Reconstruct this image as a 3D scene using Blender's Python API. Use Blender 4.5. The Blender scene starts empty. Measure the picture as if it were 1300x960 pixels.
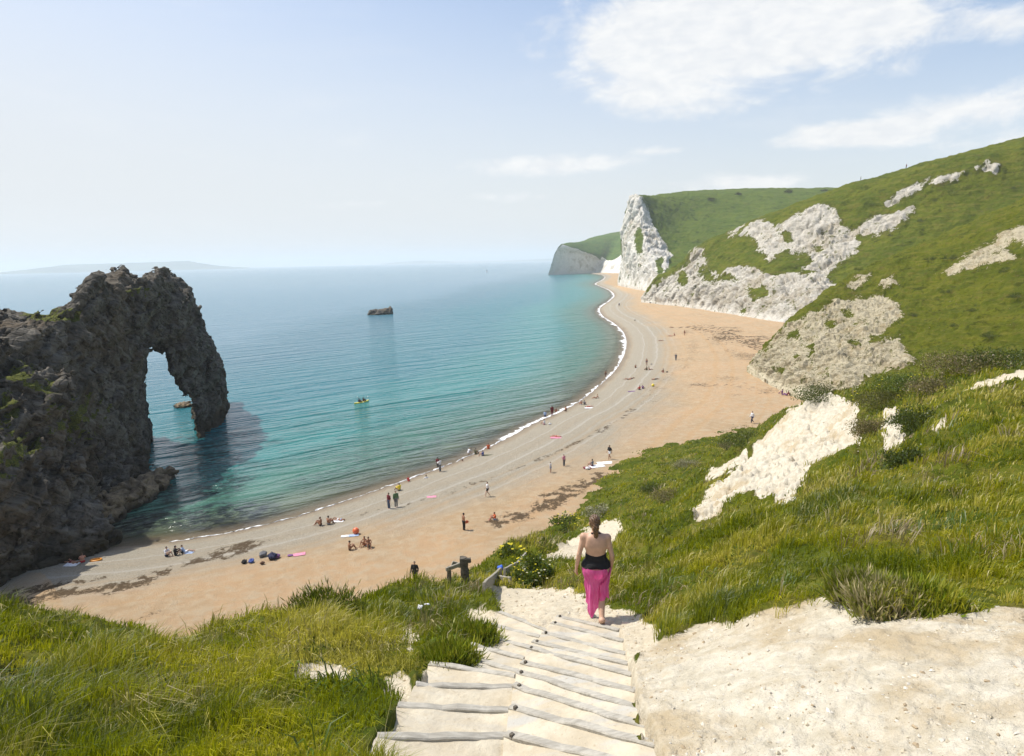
import bpy, bmesh, math, random
import numpy as np
from mathutils import Matrix, Vector
R = math.radians
rng = np.random.default_rng(7)
random.seed(7)
S = bpy.context.scene
COL = S.collection

# ------------------------------------------------------------------ camera
CAM = np.array([0.0, 0.0, 27.0])
FPX, CX, CY = 867.0, 650.0, 435.0
PITCH, ROLL = R(6.85), 0.0217
_r = np.array([1.0, 0, 0]); _u = np.array([0, math.sin(PITCH), math.cos(PITCH)])
FWD = np.array([0, math.cos(PITCH), -math.sin(PITCH)])
RIGHT = _r * math.cos(ROLL) - _u * math.sin(ROLL)
UP = _u * math.cos(ROLL) + _r * math.sin(ROLL)
cd = bpy.data.cameras.new('camera')
cam = bpy.data.objects.new('camera', cd); COL.objects.link(cam)
M = Matrix.Identity(4)
for i in range(3):
    M[i][0] = RIGHT[i]; M[i][1] = UP[i]; M[i][2] = -FWD[i]; M[i][3] = CAM[i]
cam.matrix_world = M
cd.sensor_width = 36.0; cd.lens = 36.0 * FPX / 1300.0
cd.shift_y = -(480.0 - CY) / 1300.0
cd.clip_start = 0.1; cd.clip_end = 80000
S.camera = cam

# ------------------------------------------------------------------ light
SUN_EL, SUN_AZ = R(59.0), R(-68.0)          # azimuth clockwise from +Y: the sun stands over the sea on the left
sdir = Vector((math.sin(SUN_AZ) * math.cos(SUN_EL), math.cos(SUN_AZ) * math.cos(SUN_EL), math.sin(SUN_EL)))
sl = bpy.data.lights.new('sun', 'SUN'); sl.energy = 3.5; sl.angle = R(0.53); sl.color = (1.0, 0.95, 0.86)
sun = bpy.data.objects.new('sun', sl); COL.objects.link(sun)
sun.rotation_euler = sdir.to_track_quat('Z', 'Y').to_euler()
S.view_settings.view_transform = 'Standard'; S.view_settings.look = 'None'
S.view_settings.gamma = 1.0; S.view_settings.use_curve_mapping = False
S.view_settings.exposure = 0.60
S.cycles.max_bounces = 5; S.cycles.diffuse_bounces = 2; S.cycles.glossy_bounces = 2
S.cycles.transparent_max_bounces = 8; S.cycles.volume_bounces = 1
S.cycles.use_denoising = True

# ------------------------------------------------------------------ node helper
class NT:
    def __init__(s, tree):
        s.t = tree; s.t.nodes.clear()
    def n(s, typ, props=None, **inp):
        nd = s.t.nodes.new(typ)
        for k, v in (props or {}).items(): setattr(nd, k, v)
        for k, v in inp.items():
            key = int(k[1:]) if k[0] == 'i' and k[1:].isdigit() else k.replace('_', ' ')
            s.set(nd.inputs[key], v)
        return nd
    def set(s, sock, v):
        if isinstance(v, bpy.types.Node): v = v.outputs[0]
        if isinstance(v, bpy.types.NodeSocket): s.t.links.new(v, sock)
        else:
            if sock.type == 'RGBA' and len(v) == 3: v = (*v, 1)
            sock.default_value = v
    def math(s, op, a, b=0.0, c=None, clamp=False):
        nd = s.n('ShaderNodeMath', {'operation': op, 'use_clamp': clamp}, i0=a, i1=b)
        if c is not None: s.set(nd.inputs[2], c)
        return nd.outputs[0]
    def mix(s, f, a, b, mode='MIX'):
        nd = s.n('ShaderNodeMix', {'data_type': 'RGBA', 'blend_type': mode})
        s.set(nd.inputs[0], f); s.set(nd.inputs[6], a); s.set(nd.inputs[7], b)
        return nd.outputs[2]
    def ss(s, v, lo, hi):
        nd = s.n('ShaderNodeMapRange', {'interpolation_type': 'SMOOTHSTEP'}, Value=v)
        nd.inputs['From Min'].default_value = lo; nd.inputs['From Max'].default_value = hi
        return nd.outputs[0]
    def noise(s, vec, scale, detail=4, rough=0.55, dist=0.0):
        return s.n('ShaderNodeTexNoise', None, Vector=vec, Scale=scale, Detail=detail, Roughness=rough, Distortion=dist).outputs[0]
    def attr(s, name, out=2):
        return s.n('ShaderNodeAttribute', {'attribute_name': name}).outputs[out]
    def pos(s):
        return s.n('ShaderNodeNewGeometry').outputs['Position']
    def mapv(s, v, scale=(1, 1, 1), rot=(0, 0, 0)):
        return s.n('ShaderNodeMapping', None, Vector=v, Scale=scale, Rotation=rot).outputs[0]
    def bump(s, h, strength, dist, nrm=None):
        nd = s.n('ShaderNodeBump', None, Height=h, Strength=strength, Distance=dist)
        if nrm is not None: s.set(nd.inputs['Normal'], nrm)
        return nd.outputs[0]
    def out(s, surf=None, vol=None):
        o = s.n('ShaderNodeOutputMaterial')
        if surf is not None: s.set(o.inputs['Surface'], surf)
        if vol is not None: s.set(o.inputs['Volume'], vol)

def mat(name):
    m = bpy.data.materials.new(name); m.use_nodes = True
    return m, NT(m.node_tree)

def simple(name, col, rough=0.8, var=0.12, scale=30.0, bump=0.0):
    """plain material with a little procedural colour variation"""
    m, t = mat(name)
    tc = t.n('ShaderNodeTexCoord').outputs['Object']
    nz = t.noise(tc, scale, 3)
    dark = tuple(c * (1 - var * 1.6) for c in col); lite = tuple(min(1, c * (1 + var)) for c in col)
    c = t.mix(t.ss(nz, 0.3, 0.7), dark, lite)
    kw = {}
    p = t.n('ShaderNodeBsdfPrincipled', None, Base_Color=c, Roughness=rough)
    if bump: t.set(p.inputs['Normal'], t.bump(nz, bump, 0.02))
    t.out(p); return m

# ------------------------------------------------------------------ numpy tools
def ray(px, py):
    px = np.asarray(px, float); py = np.asarray(py, float)
    d = FWD + ((px - CX) / FPX)[..., None] * RIGHT + (-(py - CY) / FPX)[..., None] * UP
    return d
def at_y(px, py, Y):
    d = ray(px, py); k = np.asarray(Y, float) / d[..., 1]
    return CAM + d * k[..., None]
def at_z(px, py, z=0.0):
    d = ray(px, py); k = (np.asarray(z, float) - CAM[2]) / d[..., 2]
    return CAM + d * k[..., None]
def at_x(px, py, x):
    d = ray(px, py); k = np.asarray(x, float) / d[..., 0]
    return CAM + d * k[..., None]
def project(P):
    v = np.asarray(P) - CAM
    w = np.maximum(v @ FWD, 0.05)
    return CX + FPX * (v @ RIGHT) / w, CY - FPX * (v @ UP) / w

_tr = np.random.default_rng(99)
_PERM = np.concatenate([_tr.permutation(256)] * 3).astype(np.int32)
_g = _tr.normal(size=(256, 3)); _GR = (_g / np.linalg.norm(_g, axis=1)[:, None] * 1.25).astype(np.float32)
_GX, _GY, _GZ = [np.ascontiguousarray(_GR[:, k]) for k in range(3)]
def perlin(P, seed=0):
    P = np.asarray(P); out = np.empty(P.shape[0], np.float32)
    for a in range(0, P.shape[0], 100000):
        q = P[a:a + 100000] + seed * 7.31; f0 = np.floor(q); I = f0.astype(np.int32) & 255; f = (q - f0).astype(np.float32)
        x, y, z = f[:, 0], f[:, 1], f[:, 2]
        u = f * f * f * (f * (f * 6 - 15) + 10)
        r = []
        for dx in (0, 1):
            hx = _PERM[I[:, 0] + dx]
            for dy in (0, 1):
                hy = _PERM[hx + I[:, 1] + dy]
                for dz in (0, 1):
                    h = _PERM[hy + I[:, 2] + dz]
                    r.append(_GX[h] * (x - dx) + _GY[h] * (y - dy) + _GZ[h] * (z - dz))
        w = u[:, 2]; r = [r[k] + w * (r[k + 1] - r[k]) for k in (0, 2, 4, 6)]
        w = u[:, 1]; r = [r[k] + w * (r[k + 1] - r[k]) for k in (0, 2)]
        out[a:a + 100000] = r[0] + u[:, 0] * (r[1] - r[0])
    return out
def fbm(P, octaves=4, seed=0, gain=0.5, ridged=False):
    s = 0; amp = 1.0; P = np.asarray(P, float)
    for o in range(octaves):
        v = perlin(P * 2.03 ** o + 17.3 * o, seed + o)
        s = s + amp * ((1 - 2.4 * np.abs(v)) - 0.35 if ridged else v)
        amp *= gain
    return s
def worley(P, seed=0):
    """distance to nearest and second nearest feature point, and a cell value"""
    P = np.asarray(P); o1 = np.empty(len(P), np.float32); o2 = o1.copy(); oc = o1.copy()
    RT = np.random.default_rng(seed + 1000).random((256, 3)).astype(np.float32)
    for a in range(0, len(P), 100000):
        q = P[a:a + 100000]; f0 = np.floor(q); I = f0.astype(np.int32) & 255; f = (q - f0).astype(np.float32)
        d1 = np.full(len(q), 9.0, np.float32); d2 = d1.copy(); cid = np.zeros(len(q), np.float32)
        for dx in (-1, 0, 1):
            hx = _PERM[(I[:, 0] + dx) & 255]
            for dy in (-1, 0, 1):
                hy = _PERM[hx + ((I[:, 1] + dy) & 255)]
                for dz in (-1, 0, 1):
                    h = _PERM[hy + ((I[:, 2] + dz) & 255)]
                    p = RT[h]
                    d = (p[:, 0] + dx - f[:, 0]) ** 2 + (p[:, 1] + dy - f[:, 1]) ** 2 + (p[:, 2] + dz - f[:, 2]) ** 2
                    m = d < d1
                    d2 = np.where(m, d1, np.minimum(d2, d)); cid = np.where(m, h / 255.0, cid); d1 = np.where(m, d, d1)
        o1[a:a + 100000] = np.sqrt(d1); o2[a:a + 100000] = np.sqrt(d2); oc[a:a + 100000] = cid
    return o1, o2, oc
def sstep(x, a, b):
    t = np.clip((x - a) / (b - a), 0, 1); return t * t * (3 - 2 * t)
def seg_dist(Q, poly, closed=False):
    """distance from 2-D points Q to a polyline; also arc length of the nearest point and signed side"""
    A = np.asarray(poly, float)
    B = np.roll(A, -1, 0) if closed else A[1:]
    A = A if closed else A[:-1]
    L = np.sqrt(((B - A) ** 2).sum(1)); s0 = np.concatenate([[0], np.cumsum(L)[:-1]])
    A, B, L, s0 = [q[L > 1e-9] for q in (A, B, L, s0)]
    E = B - A; il = 1.0 / (L * L)
    Q = np.asarray(Q); oD = np.empty(len(Q)); oS = np.empty(len(Q)); oK = np.empty(len(Q))
    for c in range(0, len(Q), 12000):
        x = np.ascontiguousarray(Q[c:c + 12000, 0], np.float32); y = np.ascontiguousarray(Q[c:c + 12000, 1], np.float32)
        best = np.full(len(x), 1e18, np.float32); bi = np.zeros(len(x), np.int32)
        for i in range(len(A)):
            wx = x - np.float32(A[i, 0]); wy = y - np.float32(A[i, 1]); ex, ey = np.float32(E[i, 0]), np.float32(E[i, 1])
            t = np.minimum(np.maximum((wx * ex + wy * ey) * np.float32(il[i]), 0), 1)
            wx -= t * ex; wy -= t * ey
            d = wx * wx + wy * wy
            m = d < best
            best[m] = d[m]; bi[m] = i
        w = np.asarray(Q[c:c + 12000], float) - A[bi]; e = E[bi]
        t = np.clip((w * e).sum(1) * il[bi], 0, 1)
        r = w - t[:, None] * e
        oD[c:c + 12000] = np.sqrt((r ** 2).sum(1)); oS[c:c + 12000] = s0[bi] + t * L[bi]
        oK[c:c + 12000] = np.sign(e[:, 0] * w[:, 1] - e[:, 1] * w[:, 0])
    return oD, oS, np.where(oK == 0, 1, oK)
def poly_sd(Q, poly):
    """signed distance to a polygon, positive inside"""
    d, _, _ = seg_dist(Q, poly, True)
    P = np.asarray(poly, float); ins = np.zeros(len(Q), bool)
    for (x0, y0), (x1, y1) in zip(P, np.roll(P, -1, 0)):
        if y0 == y1: continue
        c = ((y0 > Q[:, 1]) != (y1 > Q[:, 1])) & (Q[:, 0] < (x1 - x0) * (Q[:, 1] - y0) / (y1 - y0) + x0)
        ins ^= c
    return np.where(ins, d, -d)
def catmull(P, n, axis):
    """resample control points along an axis (uniform Catmull-Rom)"""
    P = np.moveaxis(np.asarray(P, float), axis, 0); m = P.shape[0]
    Q = np.concatenate([2 * P[:1] - P[1:2], P, 2 * P[-1:] - P[-2:-1]], 0)
    t = np.linspace(0, m - 1 - 1e-9, n); i = t.astype(int); f = (t - i).reshape(-1, *([1] * (P.ndim - 1)))
    a, b, c, d = Q[i], Q[i + 1], Q[i + 2], Q[i + 3]
    r = 0.5 * (2 * b + (c - a) * f + (2 * a - 5 * b + 4 * c - d) * f ** 2 + (3 * b - 3 * c + d - a) * f ** 3)
    return np.moveaxis(r, 0, axis)

# ------------------------------------------------------------------ objects
def mesh_np(name, V, F, smooth=True, attrs=None, cols=None):
    """mesh from numpy arrays; F is (n,3) or (n,4), or a list of such arrays"""
    me = bpy.data.meshes.new(name)
    Fs = F if isinstance(F, list) else [F]
    V = np.ascontiguousarray(V, np.float32)
    me.vertices.add(len(V)); me.vertices.foreach_set('co', V.ravel())
    nl = sum(f.size for f in Fs); npoly = sum(len(f) for f in Fs)
    me.loops.add(nl); me.polygons.add(npoly)
    me.loops.foreach_set('vertex_index', np.concatenate([f.ravel() for f in Fs]).astype(np.int32))
    st = []; o = 0
    for f in Fs:
        st.append(o + np.arange(len(f)) * f.shape[1]); o += f.size
    me.polygons.foreach_set('loop_start', np.concatenate(st).astype(np.int32))
    me.polygons.foreach_set('use_smooth', np.full(npoly, smooth))
    me.update(calc_edges=True)
    for k, v in (attrs or {}).items():
        a = me.attributes.new(k, 'FLOAT', 'POINT'); a.data.foreach_set('value', np.ascontiguousarray(v, np.float32))
    for k, v in (cols or {}).items():
        a = me.attributes.new(k, 'FLOAT_COLOR', 'POINT')
        c = np.ones((len(V), 4), np.float32); c[:, :3] = v; a.data.foreach_set('color', c.ravel())
    me.validate()
    return me
def obj(name, me, material=None, parent=None):
    o = bpy.data.objects.new(name, me); COL.objects.link(o)
    if material is not None: me.materials.clear(); me.materials.append(material)
    if parent is not None: o.parent = parent
    return o
def tag(o, label=None, cat=None, group=None, kind=None):
    if label: o['label'] = label
    if cat: o['category'] = cat
    if group: o['group'] = group
    if kind: o['kind'] = kind
    return o
def empty(name, loc, rz=0.0):
    o = bpy.data.objects.new(name, None); COL.objects.link(o); o.location = loc; o.rotation_euler = (0, 0, rz)
    o.empty_display_size = 0.2
    return o
def grid_faces(nr, nc):
    i = np.arange(nr - 1)[:, None] * nc + np.arange(nc - 1)[None, :]
    return np.stack([i, i + 1, i + nc + 1, i + nc], -1).reshape(-1, 4)
def bm_mesh(name, bm, smooth=False):
    me = bpy.data.meshes.new(name); bm.to_mesh(me); bm.free()
    for p in me.polygons: p.use_smooth = smooth
    return me

def surface_nets(f, lo, h):
    """surface of the zero level of a sampled field (negative inside), as vertices and quads"""
    ins = f < 0
    n = np.array(f.shape) - 1
    cnt = np.zeros(n); acc = np.zeros((*n, 3))
    base = np.stack(np.meshgrid(*[np.arange(k) for k in n], indexing='ij'), -1).astype(float)
    def sub(a, o): return a[o[0]:o[0] + n[0], o[1]:o[1] + n[1], o[2]:o[2] + n[2]]
    for ax in range(3):
        oth = [k for k in range(3) if k != ax]
        for p in (0, 1):
            for q in (0, 1):
                o = [0, 0, 0]; o[oth[0]] = p; o[oth[1]] = q
                o2 = list(o); o2[ax] = 1
                a = sub(f, o); b = sub(f, o2)
                c = (a < 0) != (b < 0)
                t = np.where(c, a / np.where(c, a - b, 1), 0)
                cnt += c
                acc[..., oth[0]] += c * p; acc[..., oth[1]] += c * q; acc[..., ax] += c * t
    act = cnt > 0
    idx = -np.ones(n, np.int64); idx[act] = np.arange(act.sum())
    V = (base[act] + acc[act] / cnt[act][:, None]) * h + np.asarray(lo)
    faces = []
    for ax in range(3):
        b_, c_ = (ax + 1) % 3, (ax + 2) % 3
        s0 = [slice(1, n[k]) for k in range(3)]; s0[ax] = slice(0, n[ax])
        s1 = list(s0); s1[ax] = slice(1, n[ax] + 1)
        A = ins[tuple(s0)]; B = ins[tuple(s1)]
        ch = np.argwhere(A != B)
        if not len(ch): continue
        g = ch + np.array([s.start for s in s0])
        flip = A[tuple(ch.T)]
        def cell(db, dc):
            k = g.copy(); k[:, b_] -= db; k[:, c_] -= dc
            return idx[k[:, 0], k[:, 1], k[:, 2]]
        q = np.stack([cell(1, 1), cell(0, 1), cell(0, 0), cell(1, 0)], 1)
        q[~flip] = q[~flip][:, ::-1]
        faces.append(q)
    return V, np.concatenate(faces)
def grid3(lo, hi, h):
    ax = [np.arange(l, u + h, h) for l, u in zip(lo, hi)]
    G = np.stack(np.meshgrid(*ax, indexing='ij'), -1)
    return G.reshape(-1, 3), G.shape[:3]
# ------------------------------------------------------------------ world: sky with clouds
W = bpy.data.worlds.new('World'); S.world = W; W.use_nodes = True
t = NT(W.node_tree)
sky = t.n('ShaderNodeTexSky', {'sky_type': 'NISHITA', 'sun_disc': False, 'sun_elevation': SUN_EL,
                               'sun_rotation': SUN_AZ, 'altitude': 30, 'air_density': 1.0, 'dust_density': 1.6, 'ozone_density': 1.2})
dirv = t.n('ShaderNodeTexCoord').outputs['Generated']
sp = t.n('ShaderNodeSeparateXYZ', None, Vector=dirv)
az = t.math('ARCTAN2', sp.outputs[0], sp.outputs[1]); el = t.math('ARCSINE', sp.outputs[2])
def azel(px, py):
    d = ray(np.array([px]), np.array([py]))[0]; d /= np.linalg.norm(d)
    return math.atan2(d[0], d[1]), math.asin(d[2])
cv = t.n('ShaderNodeCombineXYZ', None, X=az, Y=t.math('MULTIPLY', el, 2.2)).outputs[0]
CL = [(900, 66, 235, 80, 1.15), (850, 30, 170, 60, 1.0), (1010, 40, 210, 85, 1.05), (1090, -20, 260, 75, .75), (1270, 30, 120, 32, .55),
      (705, 210, 105, 17, .75), (1110, 168, 150, 22, .8), (1240, 140, 180, 34, .8), (1330, 175, 160, 40, .5), (960, 232, 130, 14, .5), (640, 250, 70, 7, .3),
      (470, 258, 60, 6, .25), (830, 192, 40, 6, .3), (400, -330, 700, 160, .5), (1500, -250, 500, 140, .6)]
m = None
for (x, y, rx, ry, w) in CL:
    a0, e0 = azel(x, y)
    a1, _ = azel(x + rx, y); _, e1 = azel(x, y - ry)
    qx = t.math('DIVIDE', t.math('SUBTRACT', az, a0), abs(a1 - a0)); qy = t.math('DIVIDE', t.math('SUBTRACT', el, e0), abs(e1 - e0))
    r2 = t.math('ADD', t.math('MULTIPLY', qx, qx), t.math('MULTIPLY', qy, qy))
    v = t.math('MULTIPLY', t.math('SUBTRACT', 1.15, t.math('SQRT', r2)), w)
    m = v if m is None else t.math('MAXIMUM', m, v)
nz = t.noise(cv, 7.0, 7, 0.6, 0.6); nz2 = t.noise(cv, 26.0, 5, 0.6, 0.3)
dens = t.math('ADD', m, t.math('ADD', t.math('MULTIPLY', t.math('SUBTRACT', nz, 0.5), 1.7), t.math('MULTIPLY', t.math('SUBTRACT', nz2, 0.5), 0.5)))
mask = t.math('MULTIPLY', t.ss(dens, 0.03, 0.62), 0.95)
wisp = t.math('MULTIPLY', t.ss(t.noise(t.mapv(cv, (1, 2.6, 1)), 3.2, 6, 0.6, 0.8), 0.5, 0.85), 0.22)
mask = t.math('MAXIMUM', mask, wisp)
cloudc = t.mix(t.ss(nz2, 0.25, 0.75), (4.7, 4.85, 5.05), (5.6, 5.6, 5.55))
# thin bright summer veil, thickest low down and towards the sun
veil = t.math('MULTIPLY', t.ss(t.math('ADD', el, t.math('MULTIPLY', az, 0.16)), 0.50, -0.02), 0.93)
base = t.mix(veil, sky.outputs[0], (4.45, 4.55, 4.66))
col = t.mix(mask, base, cloudc)
bg = t.n('ShaderNodeBackground', None, Color=col, Strength=0.118)
o = t.n('ShaderNodeOutputWorld'); t.set(o.inputs['Surface'], bg)

# ------------------------------------------------------------------ shoreline and beach
SHORE_PX = [(-260, 790), (-60, 735), (60, 703), (105, 697), (160, 694), (215, 688), (270, 680), (325, 669), (387, 653), (465, 627), (540, 601), (577, 587),
            (637, 560), (680, 537), (727, 515), (758, 492), (785, 465), (795, 440), (792, 423), (780, 411), (765, 401), (762, 391),
            (774, 382), (780, 375), (773, 368), (760, 362.5), (757, 360), (766, 355), (768, 351), (760, 348.6), (751, 347.6)]
SHORE = at_z(*np.array(SHORE_PX, float).T)[:, :2]
SHORE = np.concatenate([[[-140, 20]], SHORE, [[200, 1225], [420, 1240]]])
SHORE = catmull(SHORE, 170, 0)
def beach_d(XY):
    d, s, side = seg_dist(XY, SHORE)
    return -d * side, s              # positive inland
def beach_profile(d):
    return np.where(d > 0, 0.9 * (1 - np.exp(-np.maximum(d, 0) / 6.0)) + 3.2 * (1 - np.exp(-np.maximum(d, 0) / 45.0)), 0.13 * d)
def beach_z(x, y):
    XY = np.stack([np.atleast_1d(x), np.atleast_1d(y)], -1).astype(float)
    d, _ = beach_d(XY); return beach_profile(d)
def on_beach(px, py):
    """the point where a line of sight meets the beach"""
    z = 2.0
    for _ in range(12):
        P = at_z(np.array([px], float), np.array([py], float), z)[0]
        z = max(0.0, float(beach_z(P[0], P[1])[0]))
    return np.array([P[0], P[1], z])

def polar(az0, az1, naz, r0, r1, nr):
    a = np.radians(np.linspace(az0, az1, naz)); r = np.geomspace(r0, r1, nr)
    A, RR = np.meshgrid(a, r, indexing='xy')
    return RR * np.sin(A), RR * np.cos(A)

BX, BY = polar(-43, 26, 900, 30, 1500, 620)
XY = np.stack([BX.ravel(), BY.ravel()], -1)
bd, bs = beach_d(XY)
bz = beach_profile(bd)
P3 = np.c_[XY, np.zeros(len(XY))]
nfine = fbm(P3 * 0.55, 3, 11); nbig = fbm(P3 * 0.06, 4, 5); nmid = fbm(P3 * 0.2, 4, 8)
bz = bz + np.where(bd > 1, 0.07 * nfine + 0.25 * nbig * sstep(bd, 4, 25), 0)
# border between the grey shingle and the orange sand, as distance from the water along the shore
def sd_of(pts):
    Q = np.array([on_beach(*p)[:2] for p in pts]); d, s = beach_d(Q); o = np.argsort(s); return s[o], d[o]
gs, gd = sd_of([(-60, 775), (0, 756), (110, 748), (215, 722), (325, 698), (420, 680), (500, 663), (580, 632), (650, 608), (720, 580), (790, 545), (838, 500), (847, 460), (842, 430), (822, 405), (798, 385), (790, 370)])
gb = np.interp(bs, gs, gd)
u = bd / np.maximum(gb, 1)
warm = sstep(u + 0.16 * nmid + 0.25 * nbig, 0.72, 1.5)
wet = 1 - sstep(bd + 0.8 * nmid, 0.3, 2.2)
# strand lines of dried weed
px_, py_ = project(np.c_[XY, bz])
weed = np.zeros(len(XY))
def strand(pts, width, amount, fade=1.0, seed=3):
    global weed
    Q = np.array([on_beach(*p)[:2] for p in pts]); Q = catmull(Q, 120, 0)
    near = (BX.ravel() > Q[:, 0].min() - 15) & (BX.ravel() < Q[:, 0].max() + 15) & (BY.ravel() > Q[:, 1].min() - 15) & (BY.ravel() < Q[:, 1].max() + 15)
    idx = np.where(near)[0]
    d, s, _ = seg_dist(XY[idx], Q)
    d = np.abs(d + 0.9 * width * nmid[idx]); k = fbm(P3[idx] * 0.9, 3, seed); lo = fbm(P3[idx] * 0.08, 2, seed + 9)
    v = amount * (1 - sstep(d, 0.25 * width, 1.25 * width)) * sstep(k + lo * 0.6, -0.75, 0.15)
    weed[idx] = np.maximum(weed[idx], v)
strand([(-30, 765), (0, 757), (60, 754), (105, 752), (160, 742), (215, 722), (270, 706), (325, 690)], 2.0, 1.0)
strand([(-20, 756), (50, 744), (110, 738), (140, 731)], 0.6, .9)
strand([(250, 710), (325, 690), (400, 671), (465, 651), (510, 641), (560, 628), (600, 614)], 1.5, .8)
strand([(590, 620), (640, 601), (690, 581), (740, 558), (790, 530), (800, 520)], 0.9, .85)
strand([(640, 660), (680, 645), (730, 620), (770, 607), (800, 602)], 2.6, 1.0)
strand([(60, 800), (110, 796), (160, 790), (200, 776)], 0.8, .7)
strand([(330, 742), (370, 735), (410, 730)], 0.7, .5)
strand([(820, 512), (835, 490), (850, 478), (868, 464), (880, 445), (878, 428), (868, 415)], 3.0, .62)
strand([(800, 545), (860, 530), (920, 520), (975, 512)], 2.0, .45)
strand([(890, 415), (910, 420), (935, 430), (965, 440)], 9.0, .95)
strand([(915, 435), (930, 445), (960, 455)], 6.0, .7)
strand([(900, 490), (930, 488), (960, 495)], 4.5, .75)
strand([(920, 478), (926, 486), (930, 500)], 3, .6)
strand([(880, 560), (920, 548), (960, 535), (1000, 530)], 1.5, .4)
strand([(810, 398), (840, 402), (870, 408), (900, 425)], 2.5, .3)
keep = np.ones(len(XY), bool)
F = grid_faces(620, 900)
fd = bd[F]; F = F[(fd.max(1) > -25) & (bd[F].min(1) < 190)]
me = mesh_np('beach', np.c_[XY, bz], F, True, {'warm': warm, 'weed': weed, 'wet': wet, 'shore': bd})
m, t = mat('beach_sand')
P = t.pos()
n1 = t.noise(P, 0.9, 5, 0.65); n2 = t.noise(P, 9.0, 4, 0.7); n3 = t.noise(P, 0.12, 5, 0.6); n4 = t.noise(P, 38.0, 2, 0.6)
grey = t.mix(t.ss(n2, 0.35, 0.68), (0.26, 0.23, 0.175), (0.43, 0.39, 0.31))
sand = t.mix(t.ss(n3, 0.35, 0.65), (0.40, 0.28, 0.16), (0.48, 0.315, 0.175))
pale = t.mix(t.ss(n1, 0.35, 0.7), sand, (0.46, 0.36, 0.24))
bw = t.n('ShaderNodeTexNoise', {'noise_dimensions': '1D'}, W=t.math('ADD', t.math('MULTIPLY', t.attr('shore'), 0.55), t.math('MULTIPLY', n3, 1.2)), Scale=1.0, Detail=4.0, Roughness=.6).outputs[0]
grey = t.mix(t.math('MULTIPLY', t.ss(bw, .5, .68), .5), grey, (0.36, 0.27, 0.17)); grey = t.mix(t.math('MULTIPLY', t.ss(bw, .48, .34), .5), grey, (0.46, 0.43, 0.38))
pale = t.mix(t.math('MULTIPLY', t.ss(bw, .52, .66), .35), pale, (0.46, 0.29, 0.14))
wm = t.math('ADD', t.attr('warm'), t.math('MULTIPLY', t.math('SUBTRACT', n1, 0.5), 0.6), clamp=True)
c = t.mix(wm, grey, pale)
c = t.mix(t.math('MULTIPLY', t.ss(n4, 0.53, 0.68), 0.6), c, (0.20, 0.15, 0.10))
c = t.mix(t.math('MULTIPLY', t.ss(t.noise(P, 2.2, 6, 0.75), 0.60, 0.74), 0.35), c, (0.24, 0.17, 0.10))
wd = t.math('MULTIPLY', 1.0, t.ss(t.math('ADD', t.noise(P, 2.6, 9, 0.82), t.math('MULTIPLY', t.attr('weed'), .32)), 0.70, 0.78))
c = t.mix(t.math('MULTIPLY', wd, 0.95), c, t.mix(n2, (0.035, 0.024, 0.013), (0.13, 0.085, 0.045)))
c = t.mix(t.math('MULTIPLY', t.attr('wet'), 0.75), c, (0.20, 0.14, 0.08))
hb = t.math('ADD', t.math('MULTIPLY', n1, 0.5), t.math('ADD', t.math('MULTIPLY', n2, 0.35), t.math('MULTIPLY', n4, 0.12)))
rg = t.math('SUBTRACT', 0.95, t.math('MULTIPLY', t.attr('wet'), 0.5))
p = t.n('ShaderNodeBsdfPrincipled', None, Base_Color=c, Roughness=rg, Normal=t.bump(hb, 0.9, 0.45))
p.inputs['Specular IOR Level'].default_value = 0.15
t.out(p)
tag(obj('beach', me, m), kind='structure')

# ------------------------------------------------------------------ sea
SX, SY = polar(-62, 40, 520, 28, 19500, 620)
XYs = np.stack([SX.ravel(), SY.ravel()], -1)
sd_, ss_ = beach_d(XYs)
far = np.hypot(XYs[:, 0], XYs[:, 1])
weed_shade = np.zeros(len(XYs))
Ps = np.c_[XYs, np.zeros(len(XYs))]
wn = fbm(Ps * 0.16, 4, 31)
for (x, y, rx, ry, a) in [(232, 655, 6.5, 3.0, 1), (278, 652, 5, 4.5, 1), (262, 622, 6, 3.5, .9), (262, 585, 6, 6, .75), (278, 560, 6, 7, .7), (248, 570, 5, 6, .6), (215, 648, 2.5, 1.2, .8), (190, 662, 3, .9, .7), (168, 672, 2.5, .8, .6), (296, 660, 3, 2, .7),  # seabed weed; patches nearest the arch paint its shade on the water
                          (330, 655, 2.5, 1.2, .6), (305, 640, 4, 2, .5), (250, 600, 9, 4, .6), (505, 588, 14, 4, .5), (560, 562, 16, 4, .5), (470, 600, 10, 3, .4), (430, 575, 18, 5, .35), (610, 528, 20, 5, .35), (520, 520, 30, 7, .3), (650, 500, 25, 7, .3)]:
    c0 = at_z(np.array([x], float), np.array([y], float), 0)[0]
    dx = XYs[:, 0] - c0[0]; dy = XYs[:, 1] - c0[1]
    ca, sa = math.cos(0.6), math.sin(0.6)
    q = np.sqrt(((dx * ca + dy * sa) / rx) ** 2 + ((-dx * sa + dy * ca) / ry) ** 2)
    weed_shade = np.maximum(weed_shade, a * (1 - sstep(q + 1.1 * wn, 0.75, 1.45)))
F = grid_faces(620, 520); F = F[sd_[F].min(1) < 8]
me = mesh_np('sea', np.c_[XYs, np.zeros(len(XYs))], F, True, {'shore': -sd_, 'weed': weed_shade, 'far': far})
m, t = mat('sea_water')
P = t.pos()
d = t.attr('shore')
nb = t.noise(P, 0.03, 4, 0.6)
dn = t.math('ADD', d, t.math('MULTIPLY', t.math('SUBTRACT', nb, 0.5), t.math('MULTIPLY', d, 0.5)))
rmp = t.n('ShaderNodeValToRGB', None, Fac=t.math('DIVIDE', dn, 160.0, clamp=True))
cr = rmp.color_ramp; cr.interpolation = 'EASE'
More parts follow.
